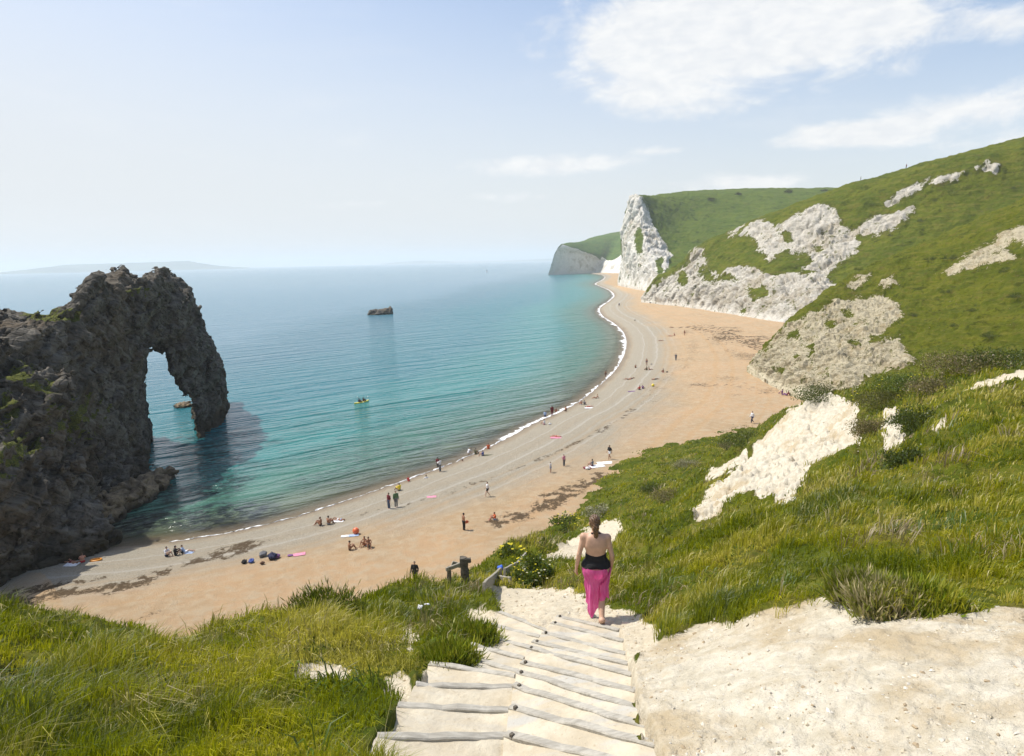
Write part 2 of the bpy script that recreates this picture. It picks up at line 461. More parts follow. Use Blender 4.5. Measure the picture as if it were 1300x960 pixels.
els = [(0.0, (0.17, 0.14, 0.075)), (0.025, (0.10, 0.125, 0.075)), (0.07, (0.060, 0.165, 0.120)), (0.17, (0.028, 0.190, 0.180)), (0.36, (0.016, 0.145, 0.175)), (0.7, (0.045, 0.145, 0.19)), (1.0, (0.10, 0.20, 0.255))]  # offshore end lightened in the colour to stand in for reflected sky
cr.elements[0].position = 0; cr.elements[0].color = (*els[0][1], 1)
cr.elements[1].position = 1; cr.elements[1].color = (*els[-1][1], 1)
for p_, c_ in els[1:-1]:
    e = cr.elements.new(p_); e.color = (*c_, 1)
wd = t.math('MULTIPLY', t.attr('weed'), t.ss(t.noise(P, 0.9, 4, 0.7), 0.3, 0.6))  # weed tone, plus the arch's shade put into the water colour
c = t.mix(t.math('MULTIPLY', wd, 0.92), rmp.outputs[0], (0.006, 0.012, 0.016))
near = t.ss(t.attr('far'), 900.0, 120.0)
w1 = t.noise(t.mapv(t.mapv(P, (1, 1, 1), (0, 0, R(-36))), (0.035, 0.22, 1)), 1.0, 3, 0.55, 0.5)
w2 = t.noise(t.mapv(t.mapv(P, (1, 1, 1), (0, 0, R(-28))), (0.22, 0.85, 1)), 1.0, 3, 0.55, 0.4)
w3 = t.noise(t.mapv(t.mapv(P, (1, 1, 1), (0, 0, R(-45))), (1.2, 2.6, 1)), 1.0, 3, 0.6)
hh = t.math('ADD', t.math('MULTIPLY', w1, 2.0), t.math('ADD', t.math('MULTIPLY', w2, 0.7), t.math('MULTIPLY', w3, 0.13)))
nrm = t.bump(hh, t.math('SUBTRACT', 0.95, t.math('MULTIPLY', t.ss(t.attr('far'), 130.0, 1100.0), 0.68)), 1.2)
rough = t.math('ADD', 0.14, t.math('MULTIPLY', t.ss(t.attr('far'), 90.0, 420.0), 0.08))
# a few foam flecks in the lit ripple tops
p = t.n('ShaderNodeBsdfPrincipled', None, Base_Color=c, Roughness=rough, IOR=1.333, Normal=nrm)
tr = t.n('ShaderNodeBsdfTransparent')
clear = t.math('MULTIPLY', t.ss(d, 5.0, 0.0), 0.75)
mx = t.n('ShaderNodeMixShader', None, i0=clear, i1=p, i2=tr)
t.out(mx)
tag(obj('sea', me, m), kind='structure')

# foam along the water's edge
def foam_strip(name, s0, s1, wmin, wmax, seed, off=0.0):
    L = np.concatenate([[0], np.cumsum(np.hypot(*np.diff(SHORE, axis=0).T))])
    s = np.linspace(s0, s1, int((s1 - s0) / 0.25)); c = np.stack([np.interp(s, L, SHORE[:, 0]), np.interp(s, L, SHORE[:, 1])], -1)
    tn = np.gradient(c, axis=0); tn /= np.linalg.norm(tn, axis=1)[:, None]; nr = np.stack([-tn[:, 1], tn[:, 0]], -1)   # towards the sea
    a = fbm(np.c_[s * 0.12, s * 0, s * 0 + seed], 4, seed); b = fbm(np.c_[s * 0.5, s * 0 + 5, s * 0 + seed], 3, seed + 4)
    wv = np.clip(wmin + (wmax - wmin) * (0.45 + 1.1 * a + .35 * b), 0.02, None)
    o = off + 0.35 * b
    rows = []
    for k in np.linspace(0, 1, 5):
        q = c + nr * (o + wv * k)[:, None]
        q = q + nr * (0.25 * fbm(np.c_[q * 1.3, s * 0 + k * 7], 2, seed + 7))[:, None]
        rows.append(np.c_[q, np.full(len(s), 0.0) + 0.05 * math.sin(math.pi * k) + 0.012])
    V = np.stack(rows, 0).reshape(-1, 3)
    return mesh_np(name, V, grid_faces(5, len(s))[:, ::-1], True, {'edge': np.repeat(np.linspace(0, 1, 5), len(s))})
m, t = mat('foam_white')
P = t.pos()
a = t.math('SUBTRACT', t.math('ADD', t.noise(P, 1.6, 5, 0.7), 0.28), t.math('MULTIPLY', t.attr('edge'), 0.42))
p = t.n('ShaderNodeBsdfPrincipled', None, Base_Color=(0.85, 0.86, 0.86), Roughness=0.7)
mx = t.n('ShaderNodeMixShader', None, i0=t.ss(a, 0.40, 0.58), i1=t.n('ShaderNodeBsdfTransparent'), i2=p)
t.out(mx); FOAM = m
def shore_s(px, py):
    q = at_z(np.array([px], float), np.array([py], float), 0)[0][:2]
    return float(beach_d(q[None])[1][0])
for k, (a, b, w0, w1) in enumerate([((215, 688), (420, 642), -.10, .18), ((420, 642), (640, 559), -.12, .35), ((640, 559), (790, 455), .12, 1.0), ((790, 455), (751, 348), .35, 2.2)]):
    s0, s1 = shore_s(*a), shore_s(*b)
    tag(obj('foam', foam_strip('foam', s0, s1, w0, w1, 3 + k), FOAM),
        ['thin broken flecks of foam at the water edge below the rock arch', 'thin line of foam along the near shingle shore',
         'white wash of small breakers along the curving middle shore', 'bright white surf line along the far bend of the beach'][k], 'foam', 'surf along the shoreline', 'stuff')

# ------------------------------------------------------------------ ground material shared by the cliffs and slopes
def land_material(name, chalk_a, chalk_b, stain, grass_a, grass_b, straw, rock_scale=1.0, grass_scale=1.0, path=None, bumpd=0.6, edge=0.22, heath=(0.125, 0.098, 0.026), crack=0.25, tufts=0.8, shade=(0.30, 0.28, 0.24), beds=0.0):
    m, t = mat(name)
    P = t.pos()
    r1 = t.noise(P, 0.22 * rock_scale, 6, 0.65, 0.5); r2 = t.noise(P, 1.4 * rock_scale, 5, 0.7); r3 = t.noise(P, 0.06 * rock_scale, 4, 0.6)
    gul = t.noise(t.mapv(P, (1, 1, .28)), 0.40 * rock_scale, 6, 0.7, 0.8)
    rock = t.mix(t.ss(r2, 0.3, 0.7), chalk_a, chalk_b)
    rock = t.mix(t.math('MULTIPLY', t.ss(t.math('ADD', r1, t.math('MULTIPLY', t.math('SUBTRACT', r3, .5), .9)), 0.48, 0.70), 0.7), rock, stain)
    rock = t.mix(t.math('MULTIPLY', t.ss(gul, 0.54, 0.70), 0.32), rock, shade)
    bd_ = t.noise(t.mapv(t.mapv(P, (1, 1, 1), (R(24), R(-18), 0)), (.16, .16, 1.9)), 1.0 * rock_scale ** .5, 5, .7, .6)
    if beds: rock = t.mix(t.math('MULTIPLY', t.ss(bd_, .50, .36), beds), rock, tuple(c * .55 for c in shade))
    if not path: rock = t.mix(t.math('MULTIPLY', t.attr('path'), .85), rock, t.mix(t.ss(r2, .3, .7), tuple(c * .92 for c in chalk_b), tuple(min(.8, c * 1.12) for c in chalk_b)))
    if crack:
        cr = t.n('ShaderNodeTexVoronoi', {'feature': 'DISTANCE_TO_EDGE'}, Vector=t.mix(0.5, P, t.n('ShaderNodeTexNoise', None, Vector=P, Scale=0.6 * rock_scale, Detail=4.0).outputs[1], 'ADD'), Scale=0.8 * rock_scale).outputs[0]
        rock = t.mix(t.math('MULTIPLY', t.math('MULTIPLY', t.ss(cr, 0.05, 0.0), t.ss(r1, .4, .6)), crack), rock, tuple(c * .5 for c in stain))
    g1 = t.noise(P, 0.09 * grass_scale, 6, 0.65, 0.6); g2 = t.noise(P, 1.1 * grass_scale, 6, 0.72); g3 = t.noise(t.mapv(P, (.4, .4, 2.6)), 0.5 * grass_scale, 5, 0.7)
    g4 = t.noise(t.mapv(P, (1, 1, 1.6)), 0.23 * grass_scale, 6, 0.7, 0.4)
    gr = t.mix(t.ss(g1, 0.36, 0.64), grass_a, grass_b)
    gr = t.mix(t.math('MULTIPLY', t.ss(g3, 0.48, 0.70), 0.65), gr, straw)
    gr = t.mix(t.math('MULTIPLY', t.ss(g4, 0.55, 0.72), 0.6), gr, heath)
    gr = t.mix(t.math('MULTIPLY', t.ss(g4, 0.47, 0.34), 0.75), gr, tuple(c * .42 for c in grass_a))
    gr = t.mix(t.math('MULTIPLY', t.ss(g2, 0.46, 0.27), 0.8), gr, tuple(c * .38 for c in grass_a))
    sz = t.n('ShaderNodeSeparateXYZ', None, Vector=P).outputs[2]
    tk = t.math('SINE', t.math('ADD', t.math('MULTIPLY', sz, 2.6 * min(grass_scale, 1.2)), t.math('MULTIPLY', g1, 22.0)))
    gr = t.mix(t.math('MULTIPLY', t.math('MULTIPLY', t.ss(tk, .55, 1.0), t.ss(g4, .42, .58)), .40), gr, t.mix(.5, straw, heath))
    gr = t.mix(t.math('MULTIPLY', t.math('MULTIPLY', t.ss(tk, -.5, -1.0), t.ss(g4, .42, .58)), .35), gr, tuple(c * .5 for c in grass_a))
    ck = t.math('ADD', t.attr('chalk'), t.math('ADD', t.math('MULTIPLY', t.math('SUBTRACT', gul, .5), edge * 5), t.math('ADD', t.math('MULTIPLY', t.math('SUBTRACT', r2, .5), edge * 3), t.math('MULTIPLY', t.math('SUBTRACT', g2, .5), edge * 1.5))))
    k = t.ss(ck, 0.42, 0.58)
    gr = t.mix(t.math('MULTIPLY', t.math('MULTIPLY', t.ss(ck, .05, .40), t.ss(g2, .40, .60)), .55), gr, tuple(c * .62 for c in heath))
    tf = t.math('MULTIPLY', t.ss(t.noise(t.mapv(P, (1, 1, .6)), 0.45 * rock_scale, 7, 0.75), 0.545, 0.62), t.ss(r3, .36, .54))
    k = t.math('MULTIPLY', k, t.math('SUBTRACT', 1.0, t.math('MULTIPLY', tf, tufts)))
    c = t.mix(k, gr, rock)
    if path:
        pk = t.ss(t.math('ADD', t.attr('path'), t.math('MULTIPLY', t.math('SUBTRACT', t.noise(P, 3.0, 5, 0.7), .5), 0.8)), 0.42, 0.6)
        pc = t.mix(t.ss(t.noise(P, 7.0, 5, 0.7), 0.35, 0.68), path[0], path[1])
        sp_ = t.math('MAXIMUM', t.ss(t.noise(P, 24.0, 3, 0.7), 0.62, 0.72), t.ss(t.noise(P, 60.0, 2, 0.6), .64, .72))
        pc = t.mix(t.math('MULTIPLY', sp_, .5), pc, (0.26, 0.21, 0.14))
        c = t.mix(t.math('MULTIPLY', t.math('MULTIPLY', sp_, k), .4), c, (0.30, 0.23, 0.14))
        c = t.mix(pk, c, pc)
    hb = t.math('ADD', t.math('MULTIPLY', r1, 0.6), t.math('ADD', t.math('MULTIPLY', r2, 0.45), t.math('ADD', t.math('MULTIPLY', gul, 0.7), t.math('ADD', t.math('MULTIPLY', g2, .8), t.math('MULTIPLY', t.noise(P, 4.2 * grass_scale, 4, .75), .45)))))
    if beds: hb = t.math('ADD', hb, t.math('MULTIPLY', bd_, 1.6 * beds))
    if path: hb = t.math('ADD', t.math('MULTIPLY', hb, .5), t.math('MULTIPLY', t.noise(P, 18.0, 5, .75), .22))
    p = t.n('ShaderNodeBsdfPrincipled', None, Base_Color=c, Roughness=0.95, Normal=t.bump(hb, 0.9, bumpd))
    p.inputs['Specular IOR Level'].default_value = 0.1
    t.out(p); return m

def land_sheet(name, ctrl, nr, nc, polys, rock_amp, rock_freq, grass_amp, material, soft=4.0, label_kind='structure', vexp=1.0, rows_keep=None, green_holes=(), seed=1, stretch=1.0, patchy=0.0):
    """ctrl: columns of (px,py,Y) points from foot to crest and beyond; polys: outlines of the bare rock"""
    C = np.array([[at_y(np.array([p[0]]), np.array([p[1]]), np.array([p[2]]))[0] if len(p) == 3 else np.array(p[:3], float) for p in col] for col in ctrl])
    G = catmull(catmull(C, nc, 0), nr, 1).transpose(1, 0, 2)       # rows x cols x 3
    ft = G[:1].copy(); ft[..., 2] -= 7.0; G = np.concatenate([ft, G[:-1]], 0)                # the foot runs on below the beach
    du = np.gradient(G, axis=1); dv = np.gradient(G, axis=0)
    N = np.cross(du, dv); N /= np.maximum(np.linalg.norm(N, axis=2, keepdims=True), 1e-9)
    V = G.reshape(-1, 3); Nn = N.reshape(-1, 3)
    view = CAM - V; s = np.sign((view * Nn).sum(1)); s = 1.0 if np.median(s) > 0 else -1.0
    Nn = Nn * s
    px, py = project(V); Q = np.stack([px, py], -1)
    chalk = np.zeros(len(V))
    Vf = V * rock_freq
    wob = fbm(Vf * 0.6, 4, seed + 50) * 2.2
    for poly in polys:
        chalk = np.maximum(chalk, sstep(poly_sd(Q, poly) + wob * soft * .4, -soft * 1.2, soft * 1.1))
    for (x, y, rx, ry) in green_holes:
        q = np.sqrt(((px - x) / rx) ** 2 + ((py - y) / ry) ** 2) + 0.35 * wob
        chalk = np.minimum(chalk, .22 + .78 * sstep(q, 0.25, 1.6))
    if patchy: chalk = np.clip(chalk - patchy * sstep(fbm(Vf * 0.45 + 9, 3, seed + 77), 0.05, 0.45), 0, 1)
    Vs = Vf * np.array([1, 1, stretch])
    a = fbm(Vs, 5, seed, 0.55, True); b = fbm(Vf * 0.35, 3, seed + 20)
    d1, d2, cid = worley(Vs * 1.1 + 0.3 * a[:, None], seed + 30)
    disp = chalk * rock_amp * (0.55 * a + 1.0 * b + 0.55 * (cid - .5) - 0.35 * sstep(d2 - d1, 0.18, 0.0))
    disp += (1 - chalk) * grass_amp * (fbm(Vf * .5, 4, seed + 3) + 0.5 * fbm(Vf * 2.2, 3, seed + 4))
    vrow = np.repeat(np.linspace(0, 1, nr), nc); disp *= .25 + .75 * sstep(vrow, .0, .14)       # smooth scree at the foot
    V = V + Nn * disp[:, None]
    F = grid_faces(nr, nc)
    if s < 0: F = F[:, ::-1]
    me = mesh_np(name, V, F, True, {'chalk': chalk, 'path': (1 - sstep(vrow + .03 * wob, .03, .11)) * (px > 700)})
    o = obj(name, me, material); tag(o, kind=label_kind)
    return o, V

MG_A, MG_B, STRAW = (0.090, 0.135, 0.022), (0.140, 0.170, 0.028), (0.21, 0.20, 0.060)

# --- the far headland
def back(col, dY, dpx=0, dpy=2):
    p = col[-1]; return col + [(p[0] + dpx, p[1] + dpy, p[2] + dY)]
E = [back([(695.5, 349.3, 1213), (699, 337, 1214), (704, 322, 1216), (711, 311.5, 1219), (714, 310.5, 1290)], 300),
     back([(704, 349.1, 1222), (706, 336, 1223), (709, 321, 1225), (715, 311, 1229), (722, 308.8, 1310)], 300),
     back([(722, 348.6, 1243), (723, 336, 1244), (724, 322, 1246), (730, 312.5, 1250), (738, 306.5, 1360)], 300),
     back([(740, 348.2, 1264), (741, 336, 1265), (742, 325, 1267), (745, 317, 1272), (752, 302, 1420)], 300),
     back([(755, 347.7, 1282), (756, 339, 1284), (757, 330, 1286), (762, 321, 1292), (768, 298.5, 1450)], 300),
     back([(762, 346.6, 1262), (766, 339, 1268), (770, 332, 1280), (776, 324, 1310), (785, 295.5, 1470)], 300),
     back([(780, 346, 1150), (786, 335, 1165), (790, 326, 1190), (795, 316, 1250), (805, 292.5, 1480)], 300),
     back([(810, 345, 1080), (816, 330, 1110), (820, 315, 1160), (826, 305, 1250), (836, 290, 1480)], 300)]
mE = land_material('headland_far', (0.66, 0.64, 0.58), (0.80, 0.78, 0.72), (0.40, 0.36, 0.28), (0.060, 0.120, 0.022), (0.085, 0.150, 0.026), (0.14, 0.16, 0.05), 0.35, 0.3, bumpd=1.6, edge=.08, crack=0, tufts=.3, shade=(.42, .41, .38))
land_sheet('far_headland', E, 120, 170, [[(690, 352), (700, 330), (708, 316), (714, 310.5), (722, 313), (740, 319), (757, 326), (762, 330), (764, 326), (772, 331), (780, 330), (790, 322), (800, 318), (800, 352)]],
           2.0, 0.06, 1.2, mE, 1.6, stretch=.3)

# --- the high white headland
D = [back([(784, 361.5, 640), (787, 330, 646), (790, 300, 652), (794, 270, 660), (799.5, 254, 668), (803, 252, 760)], 300),
     back([(793, 362.5, 600), (795, 332, 612), (797, 302, 624), (802, 272, 640), (806, 252, 655), (812, 250, 760)], 300),
     back([(808, 365, 545), (808, 338, 565), (808, 310, 590), (812, 282, 618), (815, 252, 650), (824, 249, 770)], 300),
     back([(824, 367.5, 500), (822, 348, 522), (822, 325, 560), (826, 300, 600), (832, 270, 660), (845, 247, 780)], 300),
     back([(840, 370, 465), (838, 356, 485), (838, 340, 520), (842, 318, 575), (858, 280, 680), (875, 244.5, 800)], 300),
     back([(858, 373, 445), (856, 362, 465), (860, 345, 500), (866, 322, 570), (886, 280, 690), (910, 242.5, 820)], 300),
     back([(900, 375, 430), (900, 358, 460), (902, 338, 510), (912, 312, 590), (930, 275, 700), (955, 241, 830)], 300),
     back([(950, 375, 420), (955, 350, 460), (960, 325, 520), (970, 300, 600), (985, 268, 700), (1005, 240.3, 830)], 300),
     back([(1030, 370, 410), (1030, 340, 460), (1035, 312, 520), (1045, 288, 600), (1055, 262, 700), (1070, 239.5, 820)], 300),
     back([(1130, 365, 400), (1130, 330, 450), (1130, 300, 520), (1130, 275, 600), (1140, 255, 690), (1150, 238, 800)], 300)]
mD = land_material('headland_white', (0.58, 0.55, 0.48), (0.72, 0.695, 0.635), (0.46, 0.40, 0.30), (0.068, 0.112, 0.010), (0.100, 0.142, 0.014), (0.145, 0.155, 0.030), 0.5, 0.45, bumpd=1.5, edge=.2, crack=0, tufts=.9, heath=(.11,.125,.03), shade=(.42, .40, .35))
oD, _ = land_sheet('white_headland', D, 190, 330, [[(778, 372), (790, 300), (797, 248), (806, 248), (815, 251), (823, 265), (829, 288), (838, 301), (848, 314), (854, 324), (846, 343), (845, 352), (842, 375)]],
           4.2, 0.085, 1.6, mD, 3.2, green_holes=[(812, 300, 6, 22), (838, 342, 5, 10)], seed=5, stretch=.35, patchy=.32)

# --- the middle chalk cliff below the skyline hill
Cc = [back([(814, 382, 382), (815, 381.2, 384), (815.5, 380.6, 386), (816, 380, 388), (817, 379.3, 392)], 30, 4, 2),
      back([(828, 384, 368), (828, 377, 371), (828, 370, 375), (830, 360, 379), (832, 352, 384)], 40, 6, 3),
      back([(842, 386, 354), (842, 374, 358), (843, 362, 364), (846, 352, 370), (849, 345, 380)], 50, 8, 4),
      back([(858, 388, 340), (858, 372, 346), (860, 356, 354), (862, 344, 364), (866, 330, 378)], 50, 8, 4),
      back([(876, 390.5, 324), (876, 372, 332), (877, 352, 344), (880, 332, 358), (884, 314, 372)], 50, 8, 4),
      back([(896, 393.5, 306), (896, 374, 315), (895, 352, 330), (896, 328, 348), (900, 305, 366)], 50, 8, 4),
      back([(920, 398, 287), (919, 378, 297), (916, 352, 314), (916, 322, 336), (926, 294, 358)], 50, 8, 4),
      back([(950, 403, 266), (949, 382, 277), (948, 352, 298), (948, 316, 322), (955, 281.5, 350)], 60, 10, 4),
      back([(985, 409, 245), (985, 386, 257), (985, 352, 280), (986, 312, 306), (992, 267, 338)], 60, 10, 4),
      back([(1025, 414, 230), (1025, 388, 243), (1025, 350, 268), (1026, 306, 295), (1030, 252.5, 328)], 60, 10, 4),
      back([(1065, 418, 220), (1065, 390, 234), (1065, 348, 260), (1065, 300, 288), (1063, 241, 318)], 60, 10, 4),
      back([(1110, 420, 212), (1110, 388, 228), (1110, 340, 254), (1108, 285, 282), (1105, 229.5, 308)], 60, 10, 4),
      back([(1160, 422, 206), (1160, 385, 222), (1160, 330, 248), (1158, 268, 275), (1155, 214.5, 300)], 60, 10, 4),
      back([(1220, 424, 202), (1220, 380, 218), (1220, 320, 244), (1220, 255, 268), (1220, 197.5, 290)], 60, 10, 4),
      back([(1290, 425, 200), (1290, 370, 215), (1290, 305, 238), (1290, 240, 262), (1290, 180.5, 282)], 60, 10, 4),
      back([(1370, 425, 200), (1370, 360, 212), (1370, 290, 232), (1370, 220, 255), (1370, 161, 275)], 60, 10, 4),
      back([(1480, 425, 200), (1480, 350, 212), (1480, 280, 232), (1480, 200, 255), (1480, 134, 272)], 60, 10, 4)]
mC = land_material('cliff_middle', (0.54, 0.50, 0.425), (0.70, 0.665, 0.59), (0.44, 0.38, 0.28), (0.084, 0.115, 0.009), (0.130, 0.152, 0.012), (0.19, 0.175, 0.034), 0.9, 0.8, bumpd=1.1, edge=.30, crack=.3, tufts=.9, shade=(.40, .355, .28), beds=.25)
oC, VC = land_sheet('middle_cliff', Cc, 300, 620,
    [[(812, 384), (828, 362), (850, 352), (862, 344), (872, 338), (882, 314), (890, 318), (896, 335), (900, 345), (915, 350), (925, 345), (940, 342), (960, 345), (985, 350), (1010, 352), (1030, 350), (1045, 345), (1060, 360), (1070, 420), (812, 420)],
     [(925, 297), (945, 288), (965, 281), (975, 282), (985, 290), (1000, 280), (1030, 266), (1060, 259), (1066, 266), (1068, 285), (1085, 288), (1100, 280), (1120, 276), (1140, 268), (1158, 262), (1165, 265), (1150, 278), (1140, 290), (1120, 298), (1100, 305), (1085, 322), (1070, 335), (1050, 350), (1020, 340), (1000, 318), (975, 330), (960, 318), (955, 300), (940, 298)],
     [(1125, 258), (1140, 247), (1160, 236), (1180, 226), (1176, 236), (1155, 246), (1140, 256)], [(1172, 234), (1200, 224), (1225, 218), (1215, 226), (1190, 234)], [(1238, 214), (1256, 208), (1268, 211), (1262, 219), (1248, 217)]],
    2.4, 0.17, 1.1, mC, 6.5, green_holes=[(866, 352, 7, 9), (897, 347, 9, 13), (925, 352, 14, 7), (957, 372, 13, 9), (985, 345, 24, 6), (1018, 332, 12, 13), (880, 374, 5, 8), (1040, 318, 10, 6), (1000, 300, 6, 8), (1090, 300, 7, 5), (945, 395, 8, 5)], seed=9, stretch=.32, patchy=.34)

# --- pale scree and blocks along the cliff foot are part of the beach head
# --- the nearer limestone bluff with its grass spur
Bb = [back([(948, 464, 143.5), (950, 463, 145), (953, 461, 147), (956, 459, 149), (958, 457, 152)], 14, 8, 8),
      back([(958, 471, 138), (962, 462, 140), (968, 450, 143), (975, 440, 146), (981, 430, 152)], 22, 8, 8),
      back([(972, 482, 130), (977, 466, 133), (984, 447, 138), (992, 430, 144), (1000, 409, 152)], 30, 10, 10),
      back([(990, 492, 122), (995, 472, 126), (1003, 448, 132), (1013, 422, 140), (1026, 388, 154)], 36, 12, 12),
      back([(1012, 500, 114), (1018, 476, 119), (1026, 446, 127), (1037, 415, 138), (1055, 366, 158)], 40, 14, 10),
      back([(1040, 508, 107), (1047, 482, 113), (1055, 448, 122), (1066, 410, 136), (1085, 350, 162)], 45, 16, 6),
      back([(1072, 516, 99), (1080, 488, 106), (1090, 450, 117), (1102, 405, 133), (1118, 334, 166)], 50, 18, 4),
      back([(1110, 524, 91), (1118, 495, 99), (1130, 455, 111), (1142, 400, 129), (1155, 318, 168)], 55, 18, 4),
      back([(1165, 532, 82), (1172, 500, 90), (1182, 455, 103), (1192, 395, 122), (1202, 299, 168)], 60, 18, 4),
      back([(1240, 540, 72), (1246, 500, 81), (1255, 450, 94), (1264, 380, 114), (1272, 268, 164)], 60, 18, 4),
      back([(1330, 546, 63), (1334, 500, 72), (1340, 440, 86), (1346, 360, 106), (1350, 236, 158)], 60, 18, 4),
      back([(1440, 550, 56), (1442, 495, 65), (1446, 430, 79), (1450, 340, 99), (1452, 200, 152)], 60, 18, 4)]
mB = land_material('bluff_near', (0.52, 0.455, 0.315), (0.66, 0.595, 0.435), (0.42, 0.335, 0.20), (0.088, 0.113, 0.007), (0.138, 0.153, 0.010), (0.21, 0.19, 0.032), 2.2, 1.6, bumpd=.65, edge=.40, crack=.5, tufts=.9, shade=(.34, .29, .18), beds=.5)
oB, VB = land_sheet('limestone_bluff', Bb, 360, 620,
    [[(945, 470), (958, 452), (975, 445), (985, 425), (1000, 412), (1020, 404), (1042, 396), (1060, 382), (1085, 378), (1105, 376), (1122, 372), (1138, 385), (1144, 402), (1125, 416), (1115, 428), (1140, 430), (1150, 448), (1165, 462), (1100, 480), (1060, 540), (1000, 540), (940, 500)],
     [(1078, 362), (1092, 352), (1106, 348), (1095, 358), (1082, 370)], [(1115, 360), (1132, 352), (1140, 362), (1122, 368)],
     [(1200, 345), (1225, 330), (1238, 322), (1262, 322), (1280, 318), (1290, 330), (1260, 338), (1225, 342), (1205, 348)], [(1225, 332), (1240, 322), (1250, 316), (1270, 300), (1295, 285), (1310, 285), (1310, 310), (1285, 305), (1265, 320), (1250, 330)]],
    1.1, 0.36, 0.9, mB, 6.0, green_holes=[(1030, 452, 5, 14), (1012, 452, 6, 4), (1084, 436, 9, 5), (1055, 412, 8, 5), (990, 470, 8, 4), (1010, 425, 8, 8), (1075, 398, 10, 5), (1110, 432, 12, 6)], seed=13, patchy=.34, stretch=.55)

# --- distant land across the bay, fading in the air
def ridge(name, pts, dist, thick, c):
    P = np.array([at_z(np.array([x], float), np.array([400.]), 0)[0] for x, y in pts])
    dirs = P[:, :2] / np.linalg.norm(P[:, :2], axis=1)[:, None]
    n = 260
    xs = np.linspace(0, len(pts) - 1, n); dd = np.stack([np.interp(xs, range(len(pts)), dirs[:, k]) for k in (0, 1)], -1); dd /= np.linalg.norm(dd, axis=1)[:, None]
    px = np.interp(xs, range(len(pts)), [p[0] for p in pts]); py = np.interp(xs, range(len(pts)), [p[1] for p in pts])
    d = ray(px, py); el = d[:, 2] / np.hypot(d[:, 0], d[:, 1]); top = np.maximum(CAM[2] + el * dist, 1.0)
    rows = []
    for k, (r, h) in enumerate([(dist - thick * .3, -2), (dist - thick * .22, .35), (dist - thick * .08, .8), (dist, 1.0), (dist + thick * .4, .9), (dist + thick * .7, -.1)]):
        hh = top * h if h > -1 else np.full(n, -3.0)
        rows.append(np.c_[dd * r, hh + (5 * fbm(np.c_[xs * 2.3, xs * 0 + k, xs * 0], 4, 3) * sstep(top, 5, 40) if 0 < h else 0)])
    me = mesh_np(name, np.concatenate(rows), grid_faces(6, n), True)
    o = obj(name, me, simple(name + '_turf', c, .95, .25, 0.004)); tag(o, kind='structure')
ridge('distant_island', [(-160, 350), (-60, 349), (0, 346.5), (50, 341), (90, 336), (130, 335), (180, 333.5), (245, 331), (256, 333.5), (275, 336.5), (300, 338.8), (320, 339.5)], 9500, 1500, (0.10, 0.12, 0.07))
ridge('distant_coast', [(485, 335), (510, 332.6), (540, 330.8), (565, 331.6), (590, 332.5), (640, 331.2), (700, 328.5), (760, 326.5)], 14000, 1500, (0.10, 0.12, 0.07))

# ------------------------------------------------------------------ haze over everything
def box_obj(name, lo, hi):
    bm = bmesh.new(); bmesh.ops.create_cube(bm, size=1)
    for v in bm.verts: v.co = [lo[i] + (v.co[i] + .5) * (hi[i] - lo[i]) for i in range(3)]
    return obj(name, bm_mesh(name, bm))
hz = box_obj('haze', (-21000, -600, -30), (21000, 21000, 190))
m, t = mat('haze_air')
v = t.n('ShaderNodeVolumePrincipled', None, Color=(0.90, 0.96, 1.0), Density=1.5e-4, Anisotropy=0.1)
t.out(vol=v); hz.data.materials.append(m); tag(hz, kind='stuff')
m.cycles.homogeneous_volume = True if hasattr(m.cycles, 'homogeneous_volume') else False
# ------------------------------------------------------------------ the foreground hillside
FG = [(700, 870, 6.6), (700, 800, 9.8), (757, 792, 10.2), (690, 760, 12.6), (560, 870, 6.7), (545, 847, 7.4), (640, 750, 15.5), (620, 790, 10.6), (800, 830, 8.0), (820, 790, 9.9),
      (650, 960, 4.7), (1000, 960, 4.15), (1300, 960, 3.6), (200, 960, 4.7), (-100, 960, 4.7), (1000, 870, 5.1), (1300, 870, 4.4), (860, 860, 6.4), (1100, 790, 6.3), (1300, 790, 5.8), (1100, 760, 7.2), (900, 800, 8.2),
      (1000, 700, 11), (1200, 700, 9.3), (1300, 700, 8.6), (1430, 800, 5), (1430, 650, 10), (900, 720, 14), (1000, 640, 16.5), (1200, 600, 14), (1300, 600, 13), (1100, 600, 19), (1200, 520, 23), (1300, 520, 20), (1430, 500, 20),
      (1300, 468, 29), (1240, 474, 31), (1170, 480, 35), (1090, 492, 40), (1050, 503, 43), (1020, 514, 45), (1090, 560, 30), (1050, 590, 26.5), (1020, 622, 24), (950, 645, 24), (880, 660, 26),
      (1000, 524, 47), (965, 568, 41), (930, 604, 35), (900, 630, 31), (1040, 545, 38),
      (850, 690, 23), (820, 720, 18), (860, 640, 42), (890, 606, 58), (925, 576, 68), (800, 660, 42), (790, 690, 30), (760, 645, 60), (830, 600, 70), (900, 574, 76),
      (700, 682, 53), (735, 690, 28), (780, 668, 34), (692, 712, 24.5), (640, 712, 28), (605, 724, 26), (670, 735, 19), (720, 735, 17), (800, 750, 13.5), (650, 704, 40),
      (590, 750, 22), (560, 757, 23.5), (520, 769, 20), (470, 779, 16.5), (430, 782, 15.2), (400, 784, 14), (340, 790, 12.5), (300, 800, 11.5), (250, 806, 11), (215, 812, 10.5), (160, 806, 10.4), (100, 797, 10.3), (50, 786, 10.4), (0, 776, 10.6), (-80, 760, 10.8),
      (0, 870, 6.8), (100, 860, 7.0), (300, 870, 6.8), (400, 840, 8.2), (500, 800, 11), (500, 855, 7.4), (560, 800, 11.2), (580, 770, 14), (470, 800, 11.2)]
pts = np.array(FG, float); PW = at_y(pts[:, 0], pts[:, 1], pts[:, 2])
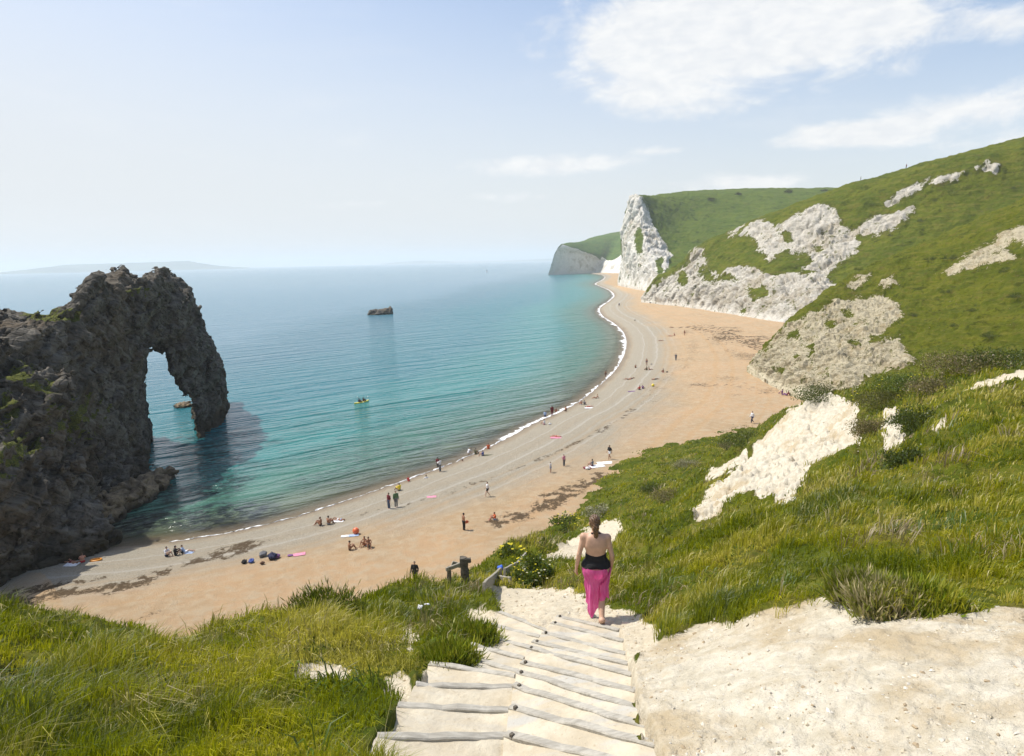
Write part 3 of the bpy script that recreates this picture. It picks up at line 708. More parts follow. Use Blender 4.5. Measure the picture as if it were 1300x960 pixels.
extra = np.array([(-7.5, 16, 15), (-5.0, 19, 14), (-3, 25, 11), (-4.5, 30, 6.5), (-12, 22, 8.5), (-16, 30, 2), (-10, 36, 1.5), (-20, 14, 16), (-24, 26, 3), (-4.5, 38, 3.5), (-6.5, 47, 2.6), (-2, 50, 2.0), (3, 58, 2), (-14, 44, 1),
                  (28, 40, 18), (36, 52, 14), (30, 60, 9), (24, 70, 4), (20, 84, 3), (22, 60, 6.5), (23.5, 56, 8), (27, 67, 4.5), (20, 55, 7.5), (34, 24, 25), (24, 12, 27), (8, 0, 25.4), (-8, 0, 25.2), (0, 0, 25.3), (18, 76, 4), (48, 40, 25), (40, 80, 6), (24, 96, 1), (8, 80, 1), (46, 66, 10), (48, 90, 6)], float)
CP = np.r_[PW, extra]
def tps_fit(XYp, z, lam):
    n = len(XYp); r2 = ((XYp[:, None] - XYp[None]) ** 2).sum(-1)
    K = 0.5 * r2 * np.log(r2 + 1e-12) + lam * np.eye(n)
    Pm = np.c_[np.ones(n), XYp]; A = np.block([[K, Pm], [Pm.T, np.zeros((3, 3))]])
    return np.linalg.solve(A, np.r_[z, 0, 0, 0])
# near the camera distances matter more, so fit in a log-polar like stretched plane
def warp(XYq):
    r = np.hypot(XYq[:, 0], XYq[:, 1]) + 2.0; a = np.arctan2(XYq[:, 0], XYq[:, 1] + 2.0)
    return np.c_[a * 7.0, np.log(r) * 6.0]
TW = tps_fit(warp(CP[:, :2]), CP[:, 2], 0.02)
def fg_base(XYq):
    q = warp(np.asarray(XYq, float)); c = warp(CP[:, :2]); out = np.empty(len(q))
    for a in range(0, len(q), 60000):
        r2 = ((q[a:a + 60000, None] - c[None]) ** 2).sum(-1)
        out[a:a + 60000] = (0.5 * r2 * np.log(r2 + 1e-12)) @ TW[:-3] + TW[-3] + q[a:a + 60000] @ TW[-2:]
    return out
PATHS = [([(420, 1500), (535, 872), (545, 846), (580, 826), (600, 806), (618, 790), (640, 775), (625, 757), (632, 746), (660, 743), (700, 745), (730, 752), (760, 764), (800, 778), (822, 790), (838, 800), (830, 815), (805, 832), (800, 872), (830, 1500)], 1.0),
         ([(690, 713), (700, 700), (735, 682), (757, 665), (785, 661), (788, 670), (776, 700), (745, 706), (715, 713)], 1.0),
         ([(1222, 498), (1250, 483), (1300, 468), (1340, 462), (1340, 478), (1290, 484), (1245, 499)], .9),
         ([(372, 872), (382, 846), (410, 838), (442, 842), (434, 872)], .85), ([(480, 885), (495, 862), (510, 857), (522, 872), (522, 890)], .8), ([(507, 800), (520, 794), (530, 806), (520, 818)], .7),
         ([(590, 782), (610, 776), (640, 785), (622, 798), (600, 794)], .9), ([(190, 812), (205, 800), (240, 797), (262, 806), (225, 822)], .8), ([(0, 866), (20, 862), (22, 880), (0, 885)], .6),
         ([(540, 742), (560, 735), (585, 737), (560, 746)], .9)]
CHALKS = [[(860, 1500), (812, 930), (800, 868), (812, 826), (862, 806), (890, 799), (950, 794), (1000, 786), (1040, 772), (1068, 764), (1085, 780), (1110, 794), (1140, 782), (1190, 776), (1235, 780), (1300, 772), (1500, 770), (1900, 1500)],
          [(874, 663), (882, 645), (905, 622), (935, 602), (955, 572), (985, 538), (1003, 520), (1020, 511), (1050, 505), (1075, 505), (1090, 520), (1086, 545), (1094, 562), (1090, 576), (1055, 584), (1030, 600), (1016, 622), (1008, 640), (985, 645), (960, 636), (935, 634), (915, 655), (895, 664)],
          [(893, 608), (905, 597), (925, 588), (945, 575), (955, 578), (940, 592), (915, 604), (898, 612)],
          [(1116, 555), (1122, 528), (1138, 524), (1146, 550), (1150, 565), (1135, 570)], [(1180, 545), (1200, 538), (1205, 548), (1185, 556)]]
FXg, FYg = polar(-62, 62, 1100, 2.6, 100, 560)
FXY = np.stack([FXg.ravel(), FYg.ravel()], -1)
fz = fg_base(FXY)
FP = np.c_[FXY, fz]
fpx, fpy = project(FP); FQ = np.stack([fpx, fpy], -1)
fr = np.hypot(FXY[:, 0], FXY[:, 1]); front = FXY[:, 1] > 1.5
wob1 = fbm(np.c_[FXY, fz * 0] * 1.3, 4, 61); wob2 = fbm(np.c_[FXY, fz * 0] * 0.45, 4, 62)
pathm = np.zeros(len(FP))
for poly, w in PATHS:
    sdp = poly_sd(FQ, poly) * np.clip(fr / 9.0, 0.25, 6) ** 0.4
    pathm = np.maximum(pathm, w * sstep(sdp + 8 * wob1 + 3 * np.minimum(w, .9) , -9, 6))
pathm *= front
chk = np.zeros(len(FP))
for i, poly in enumerate(CHALKS):
    chk = np.maximum(chk, sstep(poly_sd(FQ, poly) + (9 if i == 0 else 4) * wob1, -6, 6))
chk *= front
pathm = np.maximum(pathm, (np.hypot(FXY[:, 0] - 0.2, FXY[:, 1]) < 3.2) * 1.0)
def fg_relief(XYq, c, pm):
    Q3 = np.c_[XYq, np.zeros(len(XYq))]; r = np.hypot(XYq[:, 0], XYq[:, 1])
    a = fbm(Q3 * 0.9, 5, 70, .55, True); b = fbm(Q3 * 0.33, 4, 71); s = fbm(Q3 * 2.6, 4, 72); f = fbm(Q3 * 7.5, 3, 73)
    amp = np.clip(r / 14, .45, 1.6)
    g = (1 - c) * (1 - pm)
    d1, d2, cid = worley(Q3 * 1.5 + .4 * s[:, None], 75)
    return g * amp * (0.34 * b + 0.16 * s) + c * amp * (0.05 * a * sstep(r, 5, 14) + 0.03 * a + 0.10 * b + 0.05 * s + 0.055 * f + 0.02 * fbm(Q3 * 20, 2, 74) + sstep(r, 12, 24) * (.12 * a + .16 * b + .05 * (cid - .5))) + pm * (1 - c) * (0.03 * s + 0.02 * f - .045 * sstep(d1, .50, .12)) - 0.10 * pm * (1 - c)
dz = fg_relief(FXY, chk, pathm)
# turf stands as a lip above the bare chalk and the worn path
fz2 = fz + dz + (1 - chk) * (1 - pathm) * 0.06
fz2 = np.maximum(fz2, -3)
FN = np.c_[FXY, fz2]
F = grid_faces(560, 1100)
bzf = np.interp(np.hypot(FXY[:, 0], FXY[:, 1]), [0, 1], [0, 0])
near_b = beach_profile(beach_d(FXY)[0])
ok = (fz2 > near_b - 2.5)
F = F[ok[F].any(1)]
me = mesh_np('hillside', FN, F, True, {'chalk': chk, 'path': pathm})
mF = land_material('hillside_ground', (0.45, 0.405, 0.31), (0.61, 0.565, 0.465), (0.38, 0.29, 0.165), (0.050, 0.070, 0.005), (0.090, 0.105, 0.008), (0.17, 0.145, 0.03), 3.2, 3.0, crack=0, tufts=.0,  # turf ground kept dark so gaps between blades read as shadow
                   path=((0.48, 0.415, 0.305), (0.585, 0.525, 0.405)), bumpd=0.12, edge=.12)
tag(obj('hillside', me, mF), kind='structure')

def fg_sample(XYq):
    """height, chalk and path values of the finished hillside at 2-D points (bilinear in the polar grid)"""
    XYq = np.atleast_2d(XYq); r = np.hypot(XYq[:, 0], XYq[:, 1]); a = np.degrees(np.arctan2(XYq[:, 0], XYq[:, 1]))
    u = np.clip((a + 62) / 124 * 1099, 0, 1098.999); v = np.clip(np.log(np.maximum(r, 2.6) / 2.6) / math.log(100 / 2.6) * 559, 0, 558.999)
    i = v.astype(int); j = u.astype(int); fu = u - j; fv = v - i
    res = []
    for A in (fz2, chk, pathm):
        G = A.reshape(560, 1100)
        res.append((G[i, j] * (1 - fu) + G[i, j + 1] * fu) * (1 - fv) + (G[i + 1, j] * (1 - fu) + G[i + 1, j + 1] * fu) * fv)
    return res
def on_hill(px, py, rmin=3.0):
    """first point where a line of sight meets the hillside"""
    d = ray(np.array([px], float), np.array([py], float))[0]; d = d / np.hypot(d[0], d[1])
    k = np.geomspace(rmin, 98, 3000); P = CAM + d * k[:, None]
    h = fg_sample(P[:, :2])[0]; w = np.where(P[:, 2] < h)[0]
    return None if not len(w) else np.array([P[w[0], 0], P[w[0], 1], h[w[0]]])
# ------------------------------------------------------------------ the rock arch and its promontory
XW = -50.0
OUT_PX = [(-230, 380), (-120, 405), (-40, 424), (0, 428), (20, 421), (40, 420), (56, 415), (70, 404), (80, 396), (86, 391), (96, 391), (97, 378), (108, 366), (118, 359), (136, 353), (146, 349), (151, 346), (158, 355), (168, 358), (176, 358), (184, 354),
          (196, 349), (208, 345), (218, 349), (226, 358), (236, 365), (246, 377), (255, 394), (259, 410), (263, 426), (270, 440), (276, 452), (282, 466), (287, 478), (290, 492), (291, 516), (288, 540), (284, 575), (255, 580), (250, 548), (253, 534), (247, 518), (241, 505), (231, 496), (221, 486),
          (215, 474), (213, 461), (207, 452), (198, 449), (188, 452), (182, 460), (180, 475), (180, 495), (181, 530), (184, 556), (187, 580), (190, 610), (186, 640), (150, 660), (100, 690), (50, 720), (-40, 780), (-260, 960)]
OP = at_x(*np.array(OUT_PX, float).T, XW)[:, 1:]      # outline in the wall's own (y, z) plane
tdir = np.array([-0.45, 0.893]); TH = 15.0
lo = np.array([-62.0, 48.0, -2.5]); hi = np.array([-38.0, 138.0, 31.0]); h = 0.31
G, shp = grid3(lo, hi, h)
# 2-D signed distance of the outline on a fine raster, then bilinear look-up
ys = np.arange(35, 140, 0.25); zs = np.arange(-6, 36, 0.25)
YY, ZZ = np.meshgrid(ys, zs, indexing='ij')
sd2 = poly_sd(np.stack([YY.ravel(), ZZ.ravel()], -1), OP).reshape(YY.shape)
def look(y, z):
    u = np.clip((y - 35) / .25, 0, sd2.shape[0] - 1.001); v = np.clip((z + 6) / .25, 0, sd2.shape[1] - 1.001)
    i = u.astype(int); j = v.astype(int); fu = u - i; fv = v - j
    return (sd2[i, j] * (1 - fu) + sd2[i + 1, j] * fu) * (1 - fv) + (sd2[i, j + 1] * (1 - fu) + sd2[i + 1, j + 1] * fu) * fv
s = (G[:, 0] - XW) / tdir[0]; y0 = G[:, 1] - s * tdir[1]
dout = -look(y0, G[:, 2]) * 0.85                                  # negative inside the outline
thick = 9.5 * abs(tdir[0]) + np.clip(26 - G[:, 2], 0, 26) * 0.07 + sstep(y0, 92, 70) * 3.0
off = (G[:, 0] - (XW - 5.0))
dsl = np.abs(off) - thick * 0.75
k = 1.6
hmx = np.clip(0.5 + 0.5 * (dout - dsl) / k, 0, 1); f = dsl * (1 - hmx) + dout * hmx + k * hmx * (1 - hmx)
def smin(a, b, k):
    hm = np.clip(0.5 + 0.5 * (b - a) / k, 0, 1); return b * (1 - hm) + a * hm - k * hm * (1 - hm)
for (x, y, z, a, b, c) in [(-46.5, 61, 3, 4.5, 7, 9), (-45, 62.5, -1, 5.5, 6, 6.5), (-48.5, 70, 1, 3, 7, 8), (-49, 80, 0, 2.2, 8, 4), (-48, 56, 6, 6, 7, 9), (-47.5, 66, 12, 3, 5, 6)]:
    q = np.sqrt(((G[:, 0] - x) / a) ** 2 + ((G[:, 1] - y) / b) ** 2 + ((G[:, 2] - z) / c) ** 2)
    f = smin(f, (q - 1) * min(a, b, c), 1.5)
nearm = np.abs(f) < 4.0
gn = G[nearm]
rot = np.array([[1, 0, 0], [0, .86, .5], [0, -.5, .86]])
gr_ = gn @ rot.T                                               # the beds dip, so the blocks are stretched along the dip
w = fbm(gn * 0.25, 3, 3)[:, None] * 0.8
d1, d2, cid = worley(gr_ * np.array([.30, .20, .42]) + w * .5, 4); e1, e2, cid2 = worley(gr_ * np.array([.75, .55, 1.0]) + w, 8)
nz = -0.9 * fbm(gn * 0.16, 4, 1) - 0.50 * fbm(gn * 0.5, 4, 2, .55, True)
nz += -1.5 * (cid - .5) + 1.3 * sstep(d2 - d1, 0.15, 0.0) - 0.8 * (cid2 - .5) + 0.75 * sstep(e2 - e1, 0.18, 0.0)
fac = 0.75
f[nearm] += nz * fac
V, F = surface_nets(f.reshape(shp), lo, h)
# vegetation sits on upward ledges
def vnormals(V, F):
    n = np.cross(V[F[:, 2]] - V[F[:, 0]], V[F[:, 3]] - V[F[:, 1]]) if F.shape[1] == 4 else np.cross(V[F[:, 1]] - V[F[:, 0]], V[F[:, 2]] - V[F[:, 0]])
    N = np.zeros_like(V)
    for c in range(F.shape[1]): np.add.at(N, F[:, c], n)
    return N / np.maximum(np.linalg.norm(N, axis=1, keepdims=True), 1e-9)
Nv = vnormals(V, F)
ppx, ppy = project(V)
veg = sstep(Nv[:, 2] + 0.5 * fbm(V * 0.35, 3, 40), 0.35, 0.7) * sstep(V[:, 2], 3, 9)
zone = np.zeros(len(V))
for (x, y, rx, ry) in [(20, 470, 28, 16), (50, 490, 30, 12), (5, 520, 22, 28), (10, 590, 30, 22), (185, 372, 30, 8), (75, 400, 50, 10), (100, 530, 50, 40), (30, 560, 30, 20)]:
    zone = np.maximum(zone, 1 - sstep(np.sqrt(((ppx - x) / rx) ** 2 + ((ppy - y) / ry) ** 2), .5, 1.2))
veg = np.maximum(veg * (0.25 + .75 * zone), zone * 0.75 * sstep(fbm(V * .5, 3, 41), -.15, .2) * sstep(Nv[:, 2], -.1, .35))
tide = 1 - sstep(V[:, 2] + .6 * fbm(V * .4, 3, 42), 1.0, 2.8)
m, t = mat('rock_limestone')
P = t.pos()
r1 = t.noise(P, 0.35, 6, .65, .5); r2 = t.noise(P, 2.2, 5, .7); r3 = t.noise(P, 9.0, 3, .7); r0 = t.noise(P, .11, 3, .6)
c = t.mix(t.ss(r1, .3, .7), (0.060, 0.053, 0.043), (0.185, 0.168, 0.138))
c = t.mix(t.math('MULTIPLY', t.ss(r0, .48, .66), .6), c, (0.13, 0.092, 0.052))
c = t.mix(t.math('MULTIPLY', t.ss(r2, .52, .30), .75), c, (0.015, 0.013, 0.011))
vo = t.n('ShaderNodeTexVoronoi', {'feature': 'DISTANCE_TO_EDGE'}, Vector=t.mix(.8, t.mapv(P, (.8, .5, 1.0), (R(-30), 0, 0)), t.n('ShaderNodeTexNoise', None, Vector=P, Scale=.5, Detail=4.0).outputs[1], 'ADD'), Scale=0.8).outputs[0]
c = t.mix(t.math('MULTIPLY', t.math('MULTIPLY', t.ss(vo, .07, 0.0), t.ss(r1, .42, .58)), .45), c, (0.03, 0.026, 0.02))
st_ = t.noise(t.mapv(t.mapv(P, (1, 1, 1), (R(38), 0, 0)), (.35, .16, 1.5)), 1.0, 5, .65, .5)
c = t.mix(t.math('MULTIPLY', t.ss(st_, .50, .66), .55), c, (0.235, 0.215, 0.18)); c = t.mix(t.math('MULTIPLY', t.ss(st_, .46, .34), .6), c, (0.03, 0.026, 0.021))
vg = t.ss(t.math('ADD', t.attr('veg'), t.math('MULTIPLY', t.math('SUBTRACT', r2, .5), 1.2)), .42, .6)
c = t.mix(vg, c, t.mix(t.ss(r3, .35, .65), (0.045, 0.065, 0.012), (0.15, 0.15, 0.025)))
c = t.mix(t.math('MULTIPLY', t.attr('tide'), .85), c, t.mix(r2, (0.02, 0.018, 0.013), (0.07, 0.055, 0.03)))
hb = t.math('ADD', t.math('ADD', r1, t.math('MULTIPLY', st_, 1.2)), t.math('ADD', t.math('MULTIPLY', r2, .6), t.math('ADD', t.math('MULTIPLY', r3, .2), t.math('MULTIPLY', t.ss(vo, .1, 0), -.3))))
p = t.n('ShaderNodeBsdfPrincipled', None, Base_Color=c, Roughness=.9, Normal=t.bump(hb, .9, .5)); p.inputs['Specular IOR Level'].default_value = .2
t.out(p); ROCK = m
m, t = mat('ledge_rock')
P = t.pos(); r1 = t.noise(P, .7, 6, .7, .5); r2 = t.noise(t.mapv(P, (1, 1, 2.5)), 3.0, 5, .7)
c = t.mix(t.ss(r1, .32, .68), (0.09, 0.062, 0.034), (0.27, 0.20, 0.11)); c = t.mix(t.math('MULTIPLY', t.ss(r2, .5, .3), .8), c, (0.03, 0.022, 0.014)); c = t.mix(t.math('MULTIPLY', t.attr('tide'), .9), c, (0.025, 0.02, 0.014))
p = t.n('ShaderNodeBsdfPrincipled', None, Base_Color=c, Roughness=.85, Normal=t.bump(t.math('ADD', r1, t.math('MULTIPLY', r2, .5)), .9, .25)); t.out(p); LEDGE = m
o = obj('rock_arch', mesh_np('rock_arch', V, F, True, {'veg': veg, 'tide': tide}), ROCK)
tag(o, 'huge dark limestone headland pierced by a tall natural arch standing in the sea', 'rock arch')

def rock_blob(name, parts, hvox, amp, freq, seed, veg_amt=0.0, tidez=0.5, k=.5, base=None, mt=None):
    """craggy rock grown from overlapping ellipsoids (x,y,z,a,b,c)"""
    A = np.array(parts, float)
    lo = (A[:, :3] - A[:, 3:] - 3 * amp).min(0); hi = (A[:, :3] + A[:, 3:] + 3 * amp).max(0)
    G, shp = grid3(lo, hi, hvox); f = np.full(len(G), 50.0)
    for (x, y, z, a, b, c) in parts:
        q = np.sqrt(((G[:, 0] - x) / a) ** 2 + ((G[:, 1] - y) / b) ** 2 + ((G[:, 2] - z) / c) ** 2)
        f = smin(f, (q - 1) * min(a, b, c), k)
    d1, d2, cid = worley(G * freq * np.array([1, .7, 1.3]) + fbm(G * freq * .6, 2, seed)[:, None] * .4, seed)
    f += amp * (-0.9 * fbm(G * freq * .7, 4, seed, .55, True) - 1.1 * (cid - .5) + .7 * sstep(d2 - d1, .2, 0))
    f = np.pad(f.reshape(shp)[1:-1, 1:-1, 1:-1], 1, constant_values=9.0)
    V, F = surface_nets(f, lo, hvox)
    c0 = np.array(base if base is not None else [*A[:, :2].mean(0), 0.0])
    N = vnormals(V, F)
    at = {'veg': veg_amt * sstep(N[:, 2], .2, .8), 'tide': 1 - sstep(V[:, 2] + .3 * fbm(V * .8, 2, 5), tidez * .5, tidez * 1.6)}
    o = obj(name, mesh_np(name, V - c0, F, True, at), mt or ROCK); o.location = c0
    return o
# low ledges lying at the foot of the wall, along the water
def wl(px, py, z=0.0): return at_z(np.array([px], float), np.array([py], float), z)[0]
L = [(196, 612, 2.0, 3.0, 1.2), (182, 622, 2.4, 2.6, 1.4), (164, 632, 2.6, 2.6, 1.7), (146, 643, 2.6, 2.4, 1.8), (128, 653, 2.6, 2.2, 1.9), (110, 662, 2.6, 2.2, 2.0), (92, 671, 2.6, 2.2, 2.1)]
parts = []
for (x, y, a, b, c) in L:
    q = wl(x, y, .4); parts.append((q[0], q[1], .2, a, b, c))
tag(rock_blob('rock_ledge', parts, .16, .5, .55, 21, 0, .7, mt=LEDGE), 'long low brown ledge of wave cut rock reaching into the shallows below the arch wall', 'rock ledge')
for k, (x, y, a, b, c, lab) in enumerate([(72, 682, 2.2, 2.0, 2.2, 'rounded brown boulder at the beach end of the long ledge'), (48, 696, 2.0, 1.8, 1.9, 'grey boulder leaning against the foot of the left headland wall')]):
    q = wl(x, y, .8); tag(rock_blob('boulder', [(q[0], q[1], .8, a, b, c)], .14, .3, .7, 30 + k, 0, .5, mt=LEDGE), lab, 'boulder', 'boulders under the headland')
q = wl(234, 516); tag(rock_blob('sea_rock', [(q[0], q[1] , 0, 1.5, 1.6, .9), (q[0] - 1.4, q[1] + .8, 0, 1, 1, .6)], .12, .25, .8, 36, .0, .25, mt=LEDGE), 'small sunlit rock awash just inside the arch opening', 'sea rock')
q = wl(484, 399); s_ = q[1] / FPX
tag(rock_blob('sea_rock', [(q[0] - 9 * s_, q[1], 0, 7 * s_, 5, 7 * s_ * .9), (q[0] - 1 * s_, q[1], 0, 8 * s_, 5, 5.5 * s_), (q[0] + 6 * s_, q[1], 0.4, 7 * s_, 4, 6.2 * s_), (q[0] + 11 * s_, q[1] + 1, 0.6, 3 * s_, 3, 6 * s_)], .3, .5, .35, 44, .15, .5),
    'lone dark rock breaking the surface in the middle of the bay', 'sea rock')
# ------------------------------------------------------------------ timber steps of the path
WOOD_A = (0.50, 0.46, 0.38)
def wood_material(name, a, b, rough=.9):
    m, t = mat(name)
    P = t.n('ShaderNodeTexCoord').outputs['Object']
    g = t.noise(t.mapv(P, (2.5, 40, 40)), 1.0, 4, .6); k = t.noise(P, 6.0, 4, .6)
    c = t.mix(t.ss(g, .3, .7), a, b); c = t.mix(t.math('MULTIPLY', t.ss(k, .5, .7), .5), c, tuple(x * 1.3 for x in b))
    p = t.n('ShaderNodeBsdfPrincipled', None, Base_Color=c, Roughness=rough, Normal=t.bump(g, .5, .01)); t.out(p); return m
STEPWOOD = wood_material('weathered_board', (0.27, 0.25, 0.21), (0.40, 0.375, 0.32))
POSTWOOD = wood_material('old_post_wood', (0.05, 0.042, 0.032), (0.14, 0.12, 0.092))
RAILWOOD = wood_material('grey_rail_wood', (0.19, 0.17, 0.135), (0.33, 0.305, 0.25))
m, t = mat('step_infill')
P = t.pos(); n1 = t.noise(P, 2.4, 5, .65); n2 = t.noise(P, 14.0, 4, .7); n3 = t.noise(t.mapv(P, (1, 3.5, 1)), 1.1, 4, .6)
c = t.mix(t.ss(n1, .35, .65), (0.44, 0.38, 0.28), (0.54, 0.485, 0.375)); c = t.mix(t.math('MULTIPLY', t.ss(n3, .45, .65), t.attr('silt')), c, (0.42, 0.41, 0.375))
c = t.mix(t.math('MULTIPLY', t.ss(n2, .58, .72), .6), c, (0.32, .25, .16))
p = t.n('ShaderNodeBsdfPrincipled', None, Base_Color=c, Roughness=.95, Normal=t.bump(t.math('ADD', n1, t.math('MULTIPLY', n2, .4)), .6, .04)); p.inputs['Specular IOR Level'].default_value = .1
t.out(p); INFILL = m

LEFT = [((440, 985), (648, 1005)), ((478, 930), (652, 948)), ((505, 895), (655, 910)), ((528, 868), (658, 880)), ((545, 848), (659, 858)), ((569, 836), (662, 850)), ((597, 824), (669, 836)), ((609, 811), (675, 821)), ((617, 798), (688, 806)), ((634, 786), (700, 796))]
RIGHT_ = [((636, 1000), (872, 1025)), ((642, 950), (848, 970)), ((648, 915), (834, 933)), ((653, 889), (822, 906)), ((657, 869), (812, 886)), ((662, 853), (808, 868)), ((670, 833), (803, 850)), ((676, 823), (798, 838)), ((689, 811), (795, 826)), ((700, 797), (792, 811)), ((706, 787), (786, 799))]
def beam_mesh(name, a, b, w, hgt, top_bulge=0.0, seg=8, wob=0.006, sd=1):
    """a plank from a to b: w across (horizontal), hgt downwards from the top edge"""
    a = np.array(a, float); b = np.array(b, float); d = b - a; L = np.linalg.norm(d); d /= L
    side = np.cross(d, (0, 0, 1)); side /= np.linalg.norm(side); up = np.cross(side, d)
    bm = bmesh.new(); rows = []
    rr = np.random.default_rng(sd)
    for i in range(seg + 1):
        c = a + d * L * i / seg + up * rr.normal() * wob
        rows.append([bm.verts.new(Vector(c + side * (w / 2) * sx + up * (hgt * uz))) for sx, uz in ((-1, 0), (1, 0), (1, -1), (-1, -1))])
    for r0, r1 in zip(rows, rows[1:]):
        for k in range(4): bm.faces.new((r0[k], r0[(k + 1) % 4], r1[(k + 1) % 4], r1[k]))
    bm.faces.new(rows[0][::-1]); bm.faces.new(rows[-1])
    bmesh.ops.recalc_face_normals(bm, faces=bm.faces)
    bmesh.ops.bevel(bm, geom=[e for e in bm.edges if e.calc_face_angle(0) > .5], offset=min(w, hgt) * .12, segments=1, affect='EDGES')
    return bm_mesh(name, bm)
STEP_LABEL = {}
for q, txt in enumerate(['left flight step at the very bottom edge of the view', 'second left flight step from the bottom edge of the view', 'third left flight step from the bottom edge, beside the pale sand patches', 'left flight step beside the shaded grass tuft', 'left flight step just below the shaded grass tuft',
                         'middle step of the upper half of the left flight', 'left flight step third from the sandy landing', 'left flight step second from the sandy landing', 'topmost left flight step in view, half buried at the sandy landing'], 1): STEP_LABEL[('l', q)] = txt
for q, txt in enumerate(['right flight step at the very bottom edge of the view', 'second right flight step from the bottom edge of the view', 'third right flight step from the bottom edge, against the chalk bank', 'fourth right flight step from the bottom edge, against the chalk bank', 'middle step of the right flight, a broad sandy tread',
                         'right flight step, fifth behind the walking woman', 'right flight step, fourth behind the walking woman', 'right flight step, third behind the walking woman', 'right flight step, second behind the walking woman', 'lowest right flight step, at the heels of the walking woman'], 1): STEP_LABEL[('r', q)] = txt
SINK = []
for key, lines in (('l', LEFT), ('r', RIGHT_)):
    W3 = []
    for (a, b) in lines:
        A_, B_ = [on_hill(*q, rmin=2.7) for q in (a, b)]
        W3.append((A_, B_))
    for k in range(1, len(W3)):
        (na, nb), (fa, fb) = W3[k - 1], W3[k]
        zl = (fa[2] + fb[2]) / 2 + .02; tilt = (fb[2] - fa[2]) / 2 * .6
        fa = np.array([fa[0], fa[1], zl - tilt]); fb = np.array([fb[0], fb[1], zl + tilt])
        drop = max(0.0, min((na[2] + nb[2]) / 2 - zl, .3))
        na = np.array([na[0], na[1], fa[2] + drop * .45]); nb = np.array([nb[0], nb[1], fb[2] + drop * .45])
        SINK.append(np.array([na[:2], nb[:2], fb[:2], fa[:2]]))
        org = (fa + fb) / 2; st = empty('path_step', org)
        tag(st, STEP_LABEL[(key, k)], 'step', 'timber and sand steps of the cliff path')
        nu, nv = 26, 14
        uu, vv = np.meshgrid(np.linspace(-.01, 1.01, nu), np.linspace(0, .985, nv))
        Tp = ((na * (1 - uu[..., None]) + nb * uu[..., None]) * (1 - vv[..., None]) + (fa * (1 - uu[..., None]) + fb * uu[..., None]) * vv[..., None])
        q = Tp.reshape(-1, 3).copy()
        q[:, 2] += .022 * fbm(q * 2.5, 4, 80 + k) + .03 * np.exp(-((vv.ravel()) / .12) ** 2) * (k > 0)
        low = q.copy(); low[:, 2] -= .5
        Vt = np.r_[q, low] - org
        top = grid_faces(nv, nu); bl = nu * nv
        ring = np.r_[np.arange(nu), np.arange(1, nv) * nu + nu - 1, (nv - 1) * nu + np.arange(nu - 2, -1, -1), np.arange(nv - 2, 0, -1) * nu]
        r2 = np.roll(ring, -1); sides = np.stack([ring, ring + bl, r2 + bl, r2], 1)
        silt = np.full(len(Vt), .85 if key == 'r' else .35)
        obj('tread', mesh_np('tread', Vt, [top, sides], False, {'silt': silt}), INFILL, st)
        me = beam_mesh('riser_board', fa - org + (0, 0, .022), fb - org + (0, 0, .022), .085, .24, sd=k)
        obj('riser_board', me, STEPWOOD, st)
        e_ = fb if key == 'l' else fa
        dirv_ = (fb - fa) / np.linalg.norm(fb - fa); e_ = e_ - dirv_ * (.05 if key == 'l' else -.05) + np.array((0, -.055, 0))
        obj('stake', beam_mesh('stake', e_ - org + (0, 0, -.25), e_ - org + (.004, .004, .05), .032, .036, seg=3, sd=k + 40), POSTWOOD, st)
# let the hillside dip below the steps
hv = np.empty(len(FN) * 3, np.float32); hill = bpy.data.objects['hillside'].data; hill.vertices.foreach_get('co', hv); hv = hv.reshape(-1, 3)
nearv = np.where((np.hypot(hv[:, 0], hv[:, 1]) < 16) & (np.abs(hv[:, 0]) < 6))[0]
dip = np.zeros(len(nearv))
for q in SINK: dip = np.maximum(dip, sstep(poly_sd(hv[nearv, :2], q if np.cross(q[1] - q[0], q[2] - q[1]) > 0 else q[::-1]), -.02, .10))
hv[nearv, 2] -= .34 * dip; hill.vertices.foreach_set('co', hv.ravel()); hill.update()
stepdip = np.zeros(len(FN)); stepdip[nearv] = dip

